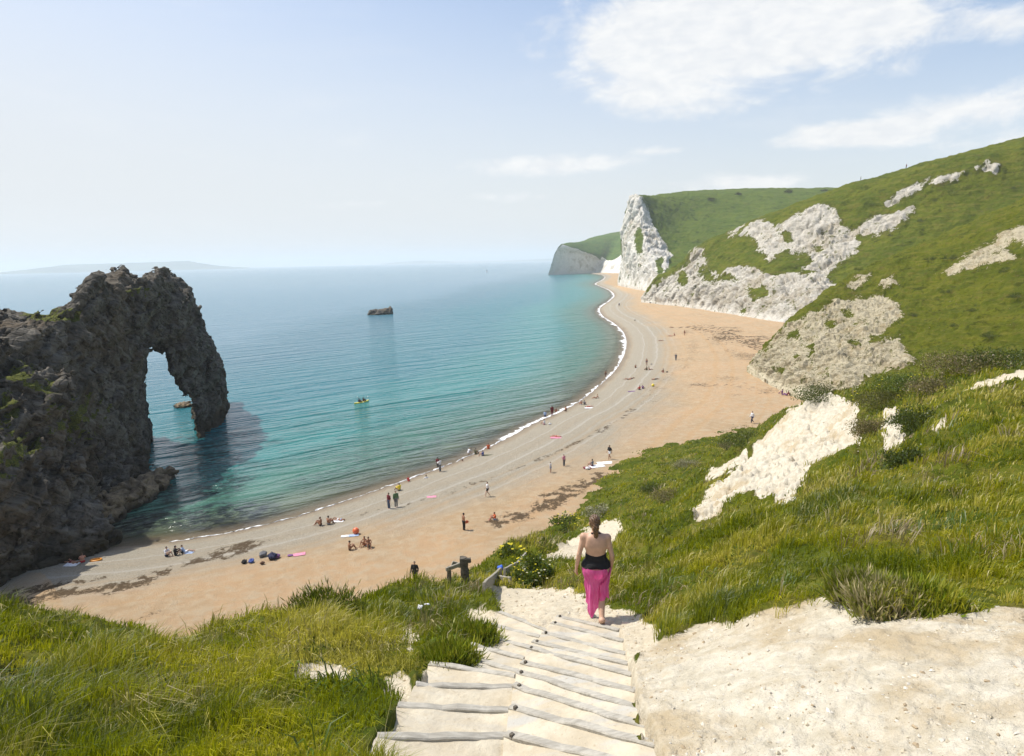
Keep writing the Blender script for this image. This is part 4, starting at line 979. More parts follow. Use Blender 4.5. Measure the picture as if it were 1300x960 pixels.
# ------------------------------------------------------------------ grass
def make_grass(name, npos, seed, zone, hgt, wid, cols, lean, label_extra=None, per=11, rad=.13, rmin=3.4, rmax=95, rpow=1.0, azr=(-46, 57)):
    g = np.random.default_rng(seed)
    ncl = npos // per
    a = np.radians(g.uniform(azr[0], azr[1], ncl)); r = rmin * (rmax / rmin) ** (g.random(ncl) ** rpow)
    c = np.c_[r * np.sin(a), r * np.cos(a)]
    keep = zone(c, g); c = c[keep]; r = r[keep]; ncl = len(c)
    k = np.repeat(np.arange(ncl), per); n = len(k)
    rr = np.repeat(r, per)
    rd = (rad * np.clip(rr / 9, .8, 5))
    ang = g.uniform(0, 2 * np.pi, n); q = np.sqrt(g.random(n)) * rd
    off = np.c_[np.cos(ang), np.sin(ang)] * q[:, None]
    p = c[k] + off
    z, ck, pm = fg_sample(p)
    ok = (ck < .985) & (pm < .95); p, z, k, rr, off, ang = p[ok], z[ok], k[ok], rr[ok], off[ok], ang[ok]; n = len(p)
    C3 = np.c_[c * .35, c[:, :1] * 0]
    hb = 1 + 1.5 * fbm(C3 * 2.0, 3, seed + 1) + 1.0 * fbm(C3 * 6, 2, seed + 7)
    H = hgt * np.clip(hb, .28, 2.3)[k] * g.uniform(.55, 1.25, n)
    Wd = np.maximum(wid, rr * .00105) * g.uniform(.7, 1.3, n)
    wa = -.35 + 3.0 * fbm(C3 * .9 + 5, 3, seed + 21)[k]; wind = .8 * np.stack([np.cos(wa), np.sin(wa)], -1)
    ln = off / np.maximum(rd[ok] if len(rd) == len(ok) else 1, 1e-6)[:, None] * .55 + wind * (.30 + .45 * g.random(n))[:, None] + g.normal(size=(n, 2)) * .28
    ln *= lean
    base = np.c_[p, z - .02]
    up = np.array([0, 0, 1.0])
    mid = base + np.c_[ln * .28, np.full(n, .62)] * H[:, None]
    tip = base + np.c_[ln * .95, np.clip(1.0 - .35 * np.hypot(ln[:, 0], ln[:, 1]), .25, 1)] * H[:, None]
    sd = np.c_[-np.sin(ang + g.normal(size=n)), np.cos(ang + g.normal(size=n)), np.zeros(n)]
    vw = base - CAM; vw /= np.linalg.norm(vw, axis=1)[:, None]
    s2 = np.cross(vw, up); s2 /= np.linalg.norm(s2, axis=1)[:, None]
    sd = sd * .55 + s2 * np.sign((sd * s2).sum(1, keepdims=True) + 1e-6) * .45; sd /= np.linalg.norm(sd, axis=1)[:, None]
    w = Wd[:, None] * sd
    V = np.stack([base - w * .5, base + w * .5, mid - w * .42, mid + w * .42, tip], 1).reshape(-1, 3)
    i = np.arange(n) * 5
    Fq = np.stack([i, i + 1, i + 3, i + 2], 1); Ft = np.stack([i + 2, i + 3, i + 4], 1)
    cols = np.array(cols)
    ch = fbm(C3 * .8, 3, seed + 3)[k] * 1.6 + .5 + .5 * fbm(C3 * 5, 2, seed + 5)[k] + g.normal(size=n) * .16
    t_ = np.clip(ch, 0, .999) * (len(cols) - 1); ii = t_.astype(int); ff = (t_ - ii)[:, None]
    cc = cols[ii] * (1 - ff) + cols[ii + 1] * ff
    cc = cc * g.uniform(.75, 1.25, (n, 1))
    vc = np.repeat(cc, 5, 0)
    me = mesh_np(name, V, [Fq, Ft], True, None, {'tint': vc})
    return me
def grass_mat(name, trans=.35):
    m, t = mat(name)
    c = t.attr('tint', 0)
    d = t.n('ShaderNodeBsdfDiffuse', None, Color=c, Roughness=.6); tr = t.n('ShaderNodeBsdfTranslucent', None, Color=t.mix(.5, c, (0.30, .32, .0), 'MIX'))
    gl = t.n('ShaderNodeBsdfGlossy', None, Color=(1, 1, 1), Roughness=.45)
    mx = t.n('ShaderNodeMixShader', None, i0=trans, i1=d, i2=tr); mx = t.n('ShaderNodeMixShader', None, i0=.025, i1=mx, i2=gl)
    t.out(mx); return m
GRASS = grass_mat('grass_blades', .42); DRY = grass_mat('dry_grass_blades', .2)
def z_turf(c, g):
    z, ck, pm = fg_sample(c); nr_ = np.hypot(c[:, 0], c[:, 1]) < 14; on_ = np.zeros(len(c), bool)
    for q in SINK: on_[nr_] |= poly_sd(c[nr_], q) > -.12
    pm = np.where(on_, 1.0, pm); ck = np.where(on_, 1.0, ck); f = fbm(np.c_[c * .5, c[:, :1] * 0], 3, 90)
    u_ = g.random(len(c)); return ((ck < .45) | ((ck < .97) & (u_ < .05 + .10 * (f > .12)))) & ((pm < .3 + .25 * g.random(len(c))) | ((pm < .9) & (u_ < .04))) & (z > beach_z(c[:, 0], c[:, 1]) + .1)
GC = [(0.07, 0.105, 0.006), (0.18, 0.215, 0.008), (0.30, 0.30, 0.010), (0.41, 0.37, 0.018), (0.50, 0.43, 0.08)]
tag(obj('grass', make_grass('grass', 420000, 11, z_turf, .20, .0065, GC, .9), GRASS), kind='stuff')
def z_dry(c, g):
    f = fbm(np.c_[c * .45, c[:, :1] * 0], 4, 95) + .25 * fbm(np.c_[c * 2.2, c[:, :1] * 0], 3, 96)
    return z_turf(c, g) & (f > -.02 + .3 * g.random(len(c)))
DC = [(0.26, 0.24, 0.04), (0.35, 0.31, 0.09), (0.42, 0.36, 0.19), (0.24, 0.18, 0.10)]
tag(obj('dry_grass', make_grass('dry_grass', 105000, 12, z_dry, .26, .0045, DC, 1.2, per=7), DRY), kind='stuff')

def z_lush(c, g):
    f = fbm(np.c_[c * .55, c[:, :1] * 0], 3, 103) + .35 * fbm(np.c_[c * 2.0, c[:, :1] * 0], 3, 104)
    return z_turf(c, g) & (f > .16 + .12 * g.random(len(c)))
LC = [(0.05, 0.09, 0.012), (0.09, 0.15, 0.018), (0.14, 0.20, 0.025)]
tag(obj('broad_leaved_weeds', make_grass('broad_leaved_weeds', 60000, 13, z_lush, .20, .016, LC, 1.6, per=9), GRASS), kind='stuff')

# ------------------------------------------------------------------ loose chalk rubble on the bank, the path and the spur
def rubble(name, n, seed, accept, smin_, smax_):
    g = np.random.default_rng(seed)
    a = np.radians(g.uniform(-30, 42, n)); r = 3.2 * (60 / 3.2) ** (g.random(n) ** 1.25); p = np.c_[r * np.sin(a), r * np.cos(a)]
    z, ck, pm = fg_sample(p); ok = accept(p, ck, pm, g); p, z, r = p[ok], z[ok], r[ok]; n = len(p)
    base = np.array([(1, 0, 0), (-1, 0, 0), (0, 1, 0), (0, -1, 0), (0, 0, 1), (0, 0, -1), (.6, .6, .5), (-.6, .6, .45), (.6, -.6, .5), (-.6, -.6, .4)], float)
    from itertools import combinations
    hull = bmesh.new(); vs = [hull.verts.new(v) for v in base]; bmesh.ops.convex_hull(hull, input=vs); hull.verts.index_update()
    tri = np.array([[v.index for v in f.verts] for f in hull.faces]); bv = np.array([v.co[:] for v in hull.verts]); hull.free()
    s_ = np.exp(g.uniform(np.log(smin_), np.log(smax_), n)) * np.clip(r / 7, 1, 3)
    ang = g.uniform(0, 6.28, n); ca, sa = np.cos(ang), np.sin(ang)
    V = bv[None] * (1 + .35 * g.normal(size=(n, len(bv), 1)).clip(-1, 1)) * s_[:, None, None] * g.uniform(.5, 1.3, (n, 1, 3)) * (1, 1, .7)
    X = V[..., 0] * ca[:, None] - V[..., 1] * sa[:, None]; Y = V[..., 0] * sa[:, None] + V[..., 1] * ca[:, None]
    V = np.stack([X + p[:, :1], Y + p[:, 1:], V[..., 2] + z[:, None]], -1).reshape(-1, 3)
    Fx = (tri[None] + (np.arange(n) * len(bv))[:, None, None]).reshape(-1, 3)
    col = np.array([(.55, .50, .40), (.48, .42, .31), (.36, .28, .18), (.58, .54, .46)])[g.integers(0, 4, n)] * g.uniform(.8, 1.1, (n, 1))
    o = obj(name, mesh_np(name, V, Fx, False, None, {'tint': np.repeat(col, len(bv), 0)}), RUB); tag(o, kind='stuff')
m, t = mat('rubble_chalk'); p = t.n('ShaderNodeBsdfPrincipled', None, Base_Color=t.attr('tint', 0), Roughness=.95); t.out(p); RUB = m
def acc(p, ck, pm, g):
    f = fbm(np.c_[p * .7, p[:, :1] * 0], 3, 130)
    edge = np.exp(-((ck - .5) / .35) ** 2) * .9
    onstep = np.zeros(len(p), bool)
    for q in SINK: onstep |= poly_sd(p, q if np.cross(q[1] - q[0], q[2] - q[1]) > 0 else q[::-1]) > -.05
    return ((ck > .35) | (pm > .5)) & (g.random(len(p)) < np.clip(.25 + f * 1.2, .03, 1) + edge) & ~onstep
rubble('chalk_rubble', 34000, 77, acc, .005, .022)
# ------------------------------------------------------------------ people: one continuous body grown from tapered limbs
class Fld:
    """signed distance fields built from round cones and ellipsoids, blended smoothly"""
    def __init__(s, G): s.G = G; s.f = np.full(len(G), 9.0, np.float32)
    def cone(s, a, b, ra, rb, k=.025, ex=None):
        a = np.array(a, float); b = np.array(b, float); G = s.G
        lo = np.minimum(a, b) - max(ra, rb) - .16; hi = np.maximum(a, b) + max(ra, rb) + .16
        m = ((G > lo) & (G < hi)).all(1); g = G[m]
        ab = b - a; w = g - a; t_ = np.clip((w @ ab) / (ab @ ab), 0, 1)
        d = w - t_[:, None] * ab
        if ex is not None: d = d / np.array(ex)
        s.f[m] = smin(s.f[m], np.sqrt((d ** 2).sum(1)) - (ra + (rb - ra) * t_), k); return s
    def ell(s, c, r, k=.03):
        c = np.array(c, float); r = np.array(r, float); G = s.G
        m = ((G > c - r - .16) & (G < c + r + .16)).all(1)
        q = np.sqrt((((G[m] - c) / r) ** 2).sum(1)); s.f[m] = smin(s.f[m], (q - 1) * r.min(), k); return s
def limb_body(J, F, parts, fingers=False, fem=False):
    hipw = .19 if fem else .17
    P, C, N, H = [np.array(J[k], float) for k in ('pelvis', 'chest', 'neck', 'head')]
    if 'torso' in parts:
        W_ = (P + C) / 2; w = (C - P)
        F.cone(J['hipL'], J['hipR'], .105, .105, .04)
        F.cone(P + w * .05, W_ + w * .05, .125, .105 if fem else .118, .05, (1.2, .82, 1)); F.cone(W_, C, .105, .135, .05, (1.18, .80, 1))
        F.cone(C, (np.array(J['shL']) + J['shR'] + 2 * N) / 4, .125, .065, .05, (1.25, .8, 1))
        F.cone(J['shL'], J['shR'], .05, .05, .05)
    if 'neck' in parts:
        F.cone(N - (H - N) * .25, H, .052, .05, .02)
    if 'head' in parts:
        d = np.array(J.get('look', (0, 1, 0)), float); sdv = np.cross(d, (0, 0, 1)); sdv /= np.linalg.norm(sdv)
        F.ell(H + (0, 0, .015), (.074, .09, .105), .02); F.ell(H + d * .03 - np.array((0, 0, .05)), (.055, .058, .062), .02)
        F.ell(H + d * .098 - np.array((0, 0, .012)), (.014, .018, .02), .01)
        F.ell(H + d * .085 - np.array((0, 0, .062)), (.024, .012, .010), .008)
        for s_ in (-1, 1):
            F.ell(H + sdv * s_ * .076 + d * -.005 - np.array((0, 0, .01)), (.012, .02, .03), .008)
            F.ell(H + d * .083 + sdv * s_ * .032 + np.array((0, 0, .012)), (.016, .010, .008), .006)
    for s_ in 'LR':
        if 'legs' in parts or 'thigh' in parts:
            F.cone(J['hip' + s_], J['kn' + s_], .088 if fem else .085, .056, .03)
        if 'legs' in parts or 'calf' in parts:
            kn, an, to = [np.array(J[k + s_], float) for k in ('kn', 'an', 'to')]
            m = kn + (an - kn) * .32
            F.cone(kn, m, .055, .056, .02); F.cone(m, an, .056, .036, .02)
        if 'legs' in parts or 'feet' in parts:
            an, to = np.array(J['an' + s_], float), np.array(J['to' + s_], float)
            fd = to - an; hl = an - fd * .28 - (0, 0, .035)
            F.cone(hl, an, .034, .036, .02); F.cone(hl, to, .034, .026, .02, (1.25, 1, .8)); F.cone(an, to, .036, .024, .02, (1.3, 1, .7))
        if 'uparm' in parts: F.cone(J['sh' + s_], J['el' + s_], .05 if not fem else .044, .038 if not fem else .034, .03)
        if 'arms' in parts:
            r = 1 if not fem else .88
            sh, el_, wr, ha = [np.array(J[k + s_], float) for k in ('sh', 'el', 'wr', 'ha')]
            F.cone(sh, el_, .05 * r, .038 * r, .03); F.cone(el_, el_ + (wr - el_) * .3, .038 * r, .039 * r, .015); F.cone(el_ + (wr - el_) * .3, wr, .039 * r, .025 * r, .015)
            d = ha - wr; L_ = np.linalg.norm(d); d /= L_; inn = np.array((-1 if s_ == 'R' else 1, 0, 0)) * 1.0
            fw = np.cross(d, inn); fw /= np.linalg.norm(fw) + 1e-9
            palm = wr + d * .085
            if fingers:
                fwd = np.array((0, 1.0, 0)) - d * d[1]; fwd /= np.linalg.norm(fwd); inn = np.cross(fwd, d) * (1 if s_ == 'L' else -1)
                if inn[0] * (1 if s_ == 'L' else -1) < 0: inn = -inn
                F.cone(wr, palm, .026, .03, .015, (.75, 1.25, 1))
                for q, (off, ln) in enumerate([(.030, .070), (.011, .080), (-.009, .074), (-.028, .058)]):
                    b0 = palm + fwd * off - d * .012; b1 = b0 + d * ln * .5 + inn * .008; b2 = b1 + d * ln * .5 + inn * .022
                    F.cone(b0, b1, .0095, .009, .004); F.cone(b1, b2, .009, .0075, .003)
                b0 = wr + d * .03 + fwd * .026; b1 = b0 + d * .035 + fwd * .022 + inn * .012; F.cone(b0, b1, .012, .010, .008); F.cone(b1, b1 + d * .028 + inn * .008, .010, .008, .003)
            else:
                F.cone(wr, palm, .028, .034, .015); 
                for off, ln in ((.022, .07), (0.0, .08), (-.022, .065)):
                    b0 = palm + fw * off; F.cone(b0, b0 + d * ln * .6, .016, .015, .006); F.cone(b0 + d * ln * .6, b0 + d * ln + inn * .02, .015, .013, .006)
                F.cone(wr + d * .03, wr + d * .085 + fw * .045, .017, .014, .008)
    return F
def sdf_mesh(name, f, shp, lo, h):
    V, Fc = surface_nets(f.reshape(shp), lo, h); return mesh_np(name, V, Fc, True)
def pose(kind):
    b = dict(pelvis=(0, 0, .93), chest=(0, .01, 1.28), neck=(0, 0, 1.47), head=(0, .02, 1.62), shL=(-.19, 0, 1.41), shR=(.19, 0, 1.41), hipL=(-.095, 0, .92), hipR=(.095, 0, .92),
             knL=(-.10, .03, .50), anL=(-.10, 0, .085), toL=(-.12, .15, .03), knR=(.10, .03, .50), anR=(.10, 0, .085), toR=(.12, .15, .03),
             elL=(-.25, -.02, 1.12), wrL=(-.26, .08, .87), haL=(-.26, .11, .70), elR=(.25, -.02, 1.12), wrR=(.26, .08, .87), haR=(.26, .11, .70))
    if kind == 'walk':
        b.update(knL=(-.09, .22, .53), anL=(-.09, .26, .10), toL=(-.10, .40, .05), knR=(.09, -.02, .49), anR=(.10, -.28, .14), toR=(.11, -.16, .035), elL=(-.24, -.12, 1.13), wrL=(-.24, -.08, .88), haL=(-.24, -.02, .72), elR=(.25, .06, 1.13), wrR=(.24, .24, .95), haR=(.22, .36, .85))
    if kind == 'carry':
        b.update(elR=(.30, .10, 1.18), wrR=(.16, .26, 1.12), haR=(.02, .30, 1.12), elL=(-.30, .10, 1.22), wrL=(-.20, .28, 1.30), haL=(-.10, .33, 1.40))
    if kind == 'sit':
        b.update(pelvis=(0, 0, .12), hipL=(-.095, 0, .12), hipR=(.095, 0, .12), chest=(0, -.05, .46), neck=(0, -.02, .65), head=(0, .03, .80), shL=(-.19, -.04, .59), shR=(.19, -.04, .59),
                 knL=(-.13, .38, .44), anL=(-.12, .60, .085), toL=(-.14, .76, .03), knR=(.13, .36, .46), anR=(.12, .56, .085), toR=(.14, .72, .03),
                 elL=(-.27, .12, .42), wrL=(-.16, .34, .50), haL=(-.05, .46, .48), elR=(.27, .12, .42), wrR=(.16, .34, .50), haR=(.06, .46, .46))
    if kind == 'sitback':
        b.update(pelvis=(0, 0, .12), hipL=(-.095, .02, .12), hipR=(.095, .02, .12), chest=(0, -.20, .42), neck=(0, -.26, .60), head=(0, -.24, .76), shL=(-.19, -.25, .54), shR=(.19, -.25, .54),
                 knL=(-.12, .44, .22), anL=(-.12, .84, .07), toL=(-.15, .92, .18), knR=(.12, .40, .32), anR=(.12, .78, .08), toR=(.14, .90, .12),
                 elL=(-.27, -.42, .30), wrL=(-.26, -.44, .06), haL=(-.28, -.52, .03), elR=(.27, -.42, .30), wrR=(.26, -.44, .06), haR=(.28, -.52, .03))
    if kind == 'lie':
        b.update(pelvis=(0, 0, .12), hipL=(-.095, .02, .12), hipR=(.095, .02, .12), chest=(0, -.36, .13), neck=(0, -.55, .13), head=(0, -.70, .13), look=(0, .25, .97), shL=(-.19, -.49, .12), shR=(.19, -.49, .12),
                 knL=(-.12, .44, .13), anL=(-.13, .86, .08), toL=(-.16, .93, .20), knR=(.11, .40, .28), anR=(.12, .74, .08), toR=(.14, .86, .06),
                 elL=(-.30, -.28, .07), wrL=(-.32, -.04, .06), haL=(-.32, .10, .05), elR=(.34, -.58, .07), wrR=(.22, -.74, .07), haR=(.10, -.80, .07))
    if kind == 'crouch':
        b.update(pelvis=(0, -.10, .34), hipL=(-.10, -.09, .33), hipR=(.10, -.09, .33), chest=(0, .08, .62), neck=(0, .20, .77), head=(0, .30, .88), shL=(-.18, .16, .72), shR=(.18, .16, .72),
                 knL=(-.15, .26, .50), anL=(-.13, .02, .085), toL=(-.15, .17, .03), knR=(.15, .26, .50), anR=(.13, .02, .085), toR=(.15, .17, .03),
                 elL=(-.24, .36, .52), wrL=(-.12, .46, .32), haL=(-.06, .50, .18), elR=(.24, .36, .52), wrR=(.12, .46, .32), haR=(.06, .50, .18))
    return b
SKIN = {}
def skin_mat(name, c):
    m, t = mat(name); P = t.n('ShaderNodeTexCoord').outputs['Object']; n = t.noise(P, 12, 4, .6)
    p = t.n('ShaderNodeBsdfPrincipled', None, Base_Color=t.mix(t.ss(n, .35, .65), tuple(x * .88 for x in c), c), Roughness=.5); p.inputs['Specular IOR Level'].default_value = .35
    t.out(p); return m
SK = {'pale': skin_mat('skin_fair', (0.56, 0.36, 0.26)), 'tan': skin_mat('skin_tanned', (0.34, 0.17, 0.10)), 'red': skin_mat('skin_sunburnt', (0.52, 0.25, 0.17))}
CLC = {'black': (.012, .012, .014), 'white': (.72, .72, .74), 'red': (.45, .03, .03), 'orange': (.65, .13, .04), 'yellow': (.75, .58, .03), 'green': (.09, .17, .075), 'blue': (.05, .09, .30), 'navy': (.02, .025, .07), 'grey': (.16, .16, .17), 'pink': (.65, .25, .35),
       'maroon': (.16, .02, .03), 'purple': (.17, .07, .20), 'olive': (.10, .10, .05), 'lightblue': (.35, .45, .65), 'jeans': (.06, .09, .16), 'khaki': (.30, .25, .16), 'brown': (.10, .05, .03)}
CLOTH = {k: simple('cloth_' + k, v, .9, .15, 14, .2) for k, v in CLC.items()}
HAIRM = {'dark': simple('hair_dark', (.02, .014, .01), .6, .3, 40), 'brown': simple('hair_brown', (.09, .05, .025), .55, .4, 40), 'fair': simple('hair_fair', (.28, .18, .08), .55, .4, 40)}
PROTO = {}
def proto(kind, dress):
    """meshes of one pose: body, hair and clothing; dress is a set of words"""
    key = (kind, dress)
    if key in PROTO: return PROTO[key]
    J = pose(kind); A = np.array([v for k, v in J.items() if k != 'look'])
    hv = .021; lo = A.min(0) - .17; hi = A.max(0) + .17; lo[2] = min(lo[2], -.06)
    G, shp = grid3(lo, hi, hv)
    F = Fld(G); limb_body(J, F, {'torso', 'neck', 'head', 'legs', 'arms'})
    res = {'body': sdf_mesh('person', F.f, shp, lo, hv)}
    H = np.array(J['head']); look = np.array(J.get('look', (0, 1, 0)), float)
    Fh = Fld(G); Fh.ell(H - look * .018 + np.array((0, 0, .03 if kind != 'lie' else -.0)), (.088, .098, .108), .01)
    if 'long' in dress: Fh.cone(H - look * .05, H - look * .07 - np.array((0, 0, .2 if kind != 'lie' else .02)), .075, .05, .03)
    cut = (G - H) @ look; cutz = (G - H)[:, 2]
    hf = np.maximum(Fh.f, cut - .048 - .0 * cutz) if kind == 'lie' else np.maximum(Fh.f, np.minimum(cut - .0, .055 - cutz) - .0)
    res['hair'] = sdf_mesh('hair', hf, shp, lo, hv)
    T = Fld(G)
    if 'tee' in dress or 'long_sleeve' in dress:
        limb_body(J, T, {'torso', 'uparm'} | ({'arms'} if 'long_sleeve' in dress else set()))
        f = T.f - .02
        if kind in ('stand', 'walk', 'carry'): f = np.maximum(f, .90 - G[:, 2])
        if 'long_sleeve' in dress:
            for s_ in 'LR': f = np.maximum(f, .075 - np.sqrt(((G - np.array(J['ha' + s_])) ** 2).sum(1)) + .03)
        res['top'] = sdf_mesh('top', f, shp, lo, hv)
    elif 'bikini' in dress:
        limb_body(J, T, {'torso'}); C = np.array(J['chest']); ax = np.array(J['neck']) - C; ax /= np.linalg.norm(ax)
        res['top'] = sdf_mesh('top', np.maximum(T.f - .014, np.abs((G - C) @ ax - .02) - .05), shp, lo, hv)
    L_ = Fld(G); P = np.array(J['pelvis']); ax = np.array(J['chest']) - P; ax /= np.linalg.norm(ax)
    limb_body(J, L_, {'torso', 'thigh'} | ({'calf'} if 'trousers' in dress else set()))
    f = np.maximum(L_.f - .022, (G - P) @ ax - .10)
    if 'trousers' not in dress:
        lim = .26 if 'shorts' in dress else .05
        dk = np.full(len(G), 9.0)
        for s_ in 'LR':
            hp, kn = np.array(J['hip' + s_], float), np.array(J['kn' + s_], float); d = kn - hp; Ln = np.linalg.norm(d); d /= Ln
            side = (G[:, 0] * (-1 if s_ == 'L' else 1) >= 0)
            dk = np.where(side, (G - hp) @ d - lim, dk)
        f = np.maximum(f, dk)
    res['trousers' if 'trousers' in dress else 'shorts' if 'shorts' in dress else 'swimsuit'] = sdf_mesh('legwear', f, shp, lo, hv)
    PROTO[key] = res; return res
def person(P, kind, dress, face, hgt, skin, top, bottom, hair, label, group='people on the beach', sink=0.0):
    dress = frozenset(dress.split()); R_ = proto(kind, dress)
    o = bpy.data.objects.new('person', R_['body']); COL.objects.link(o)
    def slot(ob, m):
        if not len(ob.data.materials): ob.data.materials.append(None)
        ob.material_slots[0].link = 'OBJECT'; ob.material_slots[0].material = m
    slot(o, SK[skin]); s_ = hgt / 1.74
    o.location = (P[0], P[1], P[2] - .01 - sink); o.rotation_euler = (0, 0, R(face)); o.scale = (s_,) * 3
    tag(o, label, 'person', group)
    for k, me in R_.items():
        if k == 'body': continue
        c = bpy.data.objects.new(k, me); COL.objects.link(c); c.parent = o
        slot(c, HAIRM[hair] if k == 'hair' else CLOTH[top] if k == 'top' else CLOTH[bottom])
    return o

# ------------------------------------------------------------------ the woman on the path
def woman():
    foot = on_hill(757, 791, 6.0)
    J = dict(pelvis=(0, 0, .90), chest=(.0, -.01, 1.21), neck=(.0, -.01, 1.385), head=(-.012, .015, 1.535), shL=(-.178, -.01, 1.335), shR=(.172, -.015, 1.325), hipL=(-.10, .0, .88), hipR=(.10, -.01, .89),
             knL=(-.085, .20, .46), anL=(-.075, .19, .075), toL=(-.085, .33, .02), knR=(.075, .02, .48), anR=(.07, -.24, .165), toR=(.075, -.16, .03),
             elL=(-.245, -.045, 1.075), wrL=(-.285, .035, .845), haL=(-.30, .075, .68), elR=(.235, -.05, 1.06), wrR=(.235, .07, .845), haR=(.205, .13, .69), look=(0.0, 1, -.0))
    h = .0085; A = np.array([v for k, v in J.items() if k != 'look']); lo = A.min(0) - .15; hi = A.max(0) + .15
    G, shp = grid3(lo, hi, h)
    F = Fld(G); limb_body(J, F, {'torso', 'neck', 'head', 'legs', 'arms'}, True, True)
    for s_ in (-1, 1): F.ell((s_ * .085, -.065, .845), (.095, .085, .10), .04)
    for s_ in (-1, 1): F.ell((s_ * .075, -.085, 1.25), (.055, .025, .085), .05)
    root = obj('person', sdf_mesh('person', F.f, shp, lo, h), skin_mat('skin_back', (0.58, 0.36, 0.25)))
    tag(root, 'woman seen from behind walking down the path in a black halter top and pink sarong', 'person')
    body = F.f
    # halter top: a close band round the lower ribs and waist, dipping at the spine
    z = G[:, 2]; up = 1.085 - .018 * np.exp(-(G[:, 0] / .09) ** 2) + .12 * sstep(G[:, 1], .02, .1); T = Fld(G); limb_body(J, T, {'torso'}, False, True); [T.ell((s_ * .085, -.065, .845), (.095, .085, .10), .04) for s_ in (-1, 1)]
    f = np.maximum(T.f - .011 - .006 * np.sin(z * 70 + G[:, 0] * 18) * .3, np.maximum(z - up, .886 - z))
    obj('halter_top', sdf_mesh('halter_top', f, shp, lo, h), CLOTH['black'], root)
    # neck strap
    S_ = Fld(G); S_.cone((-.06, -.052, 1.405), (.06, -.052, 1.405), .009, .009, .01); S_.cone((-.06, -.052, 1.405), (-.10, .05, 1.32), .009, .009, .01); S_.cone((.06, -.052, 1.405), (.10, .05, 1.32), .009, .009, .01)
    S_.cone((.0, -.06, 1.405), (.02, -.075, 1.33), .008, .006, .01)
    obj('halter_strap', sdf_mesh('halter_strap', S_.f, shp, lo, h), CLOTH['black'], root)
    # hair drawn back into a clasped tail
    H = np.array(J['head']); Fh = Fld(G)
    Fh.ell(H + (0, -.018, .028), (.086, .098, .106), .01)
    Fh.ell(H + (.005, -.10, -.03), (.045, .035, .05), .03); Fh.cone(H + (.005, -.105, -.04), H + (.012, -.085, -.17), .042, .03, .03); Fh.cone(H + (.012, -.085, -.17), H + (.02, -.085, -.275), .034, .014, .02)
    gx = G - H; strands = .004 * np.sin(gx[:, 0] * 210 + gx[:, 2] * 30) + .003 * np.sin(gx[:, 2] * 160 + gx[:, 0] * 90)
    hf = np.maximum(Fh.f + strands, np.minimum(gx[:, 1] - .01, .05 - gx[:, 2]))
    m, t = mat('hair_streaked'); P = t.n('ShaderNodeTexCoord').outputs['Object']; n = t.noise(t.mapv(P, (60, 60, 9)), 1.0, 4, .6)
    p = t.n('ShaderNodeBsdfPrincipled', None, Base_Color=t.mix(t.ss(n, .3, .7), (.035, .017, .008), (.19, .105, .045)), Roughness=.42, Normal=t.bump(n, .6, .006)); t.out(p)
    hair = obj('hair', sdf_mesh('hair', hf, shp, lo, h), m, root)
    cl = Fld(G); cl.cone(H + (-.03, -.115, -.05), H + (.045, -.115, -.045), .017, .017, .01)
    obj('hair_clasp', sdf_mesh('hair_clasp', cl.f, shp, lo, h), simple('clasp_amber', (.45, .20, .05), .35), hair)
    # sarong: wrapped low on the hips, long on the left, an overlapping panel falling on the right
    m, t = mat('sarong_cloth'); P = t.n('ShaderNodeTexCoord').outputs['Object']; n = t.noise(t.mapv(P, (40, 40, 8)), 1.0, 4, .6); wv = t.noise(P, 220, 2, .5)
    c = t.mix(t.ss(n, .3, .7), (.86, .14, .43), (.94, .27, .57))
    d = t.n('ShaderNodeBsdfDiffuse', None, Color=c, Roughness=.8, Normal=t.bump(wv, .3, .004)); tl = t.n('ShaderNodeBsdfTranslucent', None, Color=(.85, .08, .36)); tp = t.n('ShaderNodeBsdfTransparent', None, Color=(1, .45, .7))
    mx = t.n('ShaderNodeMixShader', None, i0=.32, i1=d, i2=tl); mx = t.n('ShaderNodeMixShader', None, i0=.10, i1=mx, i2=tp); t.out(mx); SAR = m
    def skirt(th0, th1, nth, ztop, zbot, rad, seed, parent, name):
        th = np.linspace(th0, th1, nth); nv = 46; rows = []
        for v in np.linspace(0, 1, nv):
            zt = ztop(th); zb = zbot(th); zz = zt + (zb - zt) * v
            rx, ry, cx, cy = rad(zz)
            fold = v ** .8 * (.010 * np.sin(th * 9 + 2.2 * v + seed) + .007 * np.sin(th * 17 - 3 * v + seed * 2) + .012 * np.sin(th * 4 + 5 * v))
            diag = .006 * np.sin(26 * (zz * .8 + .9 * np.cos(th) * .2) + seed) * v
            x = cx + (rx + fold + diag) * np.cos(th); y = cy + (ry + fold + diag) * np.sin(th)
            rows.append(np.c_[x, y, zz])
        return obj(name, mesh_np(name, np.concatenate(rows), grid_faces(nv, nth), True), SAR, parent)
    def rad(z):
        k = np.clip((.90 - z) / .75, 0, 1); hip = np.exp(-((z - .83) / .12) ** 2)
        return .166 + .040 * hip - .03 * k, .146 + .038 * hip + .02 * k, -.018 * k, -.012 + .055 * k
    def zb1(th):  # th = -pi/2 is the back; the left corner hangs lowest
        return .44 - .30 * np.exp(-((np.mod(th + math.pi * .62 + math.pi, 2 * math.pi) - math.pi) / .75) ** 2) + .02 * np.sin(th * 7)
    sk = skirt(-math.pi * 1.45, math.pi * .62, 220, lambda th: .905 + .012 * np.sin(th), zb1, rad, .4, root, 'sarong')
    def rad2(z):
        k = np.clip((.88 - z) / .55, 0, 1); a, b, c, d = rad(z); return a + .014 + .02 * k, b + .016 + .012 * k, c + .022 * k, d
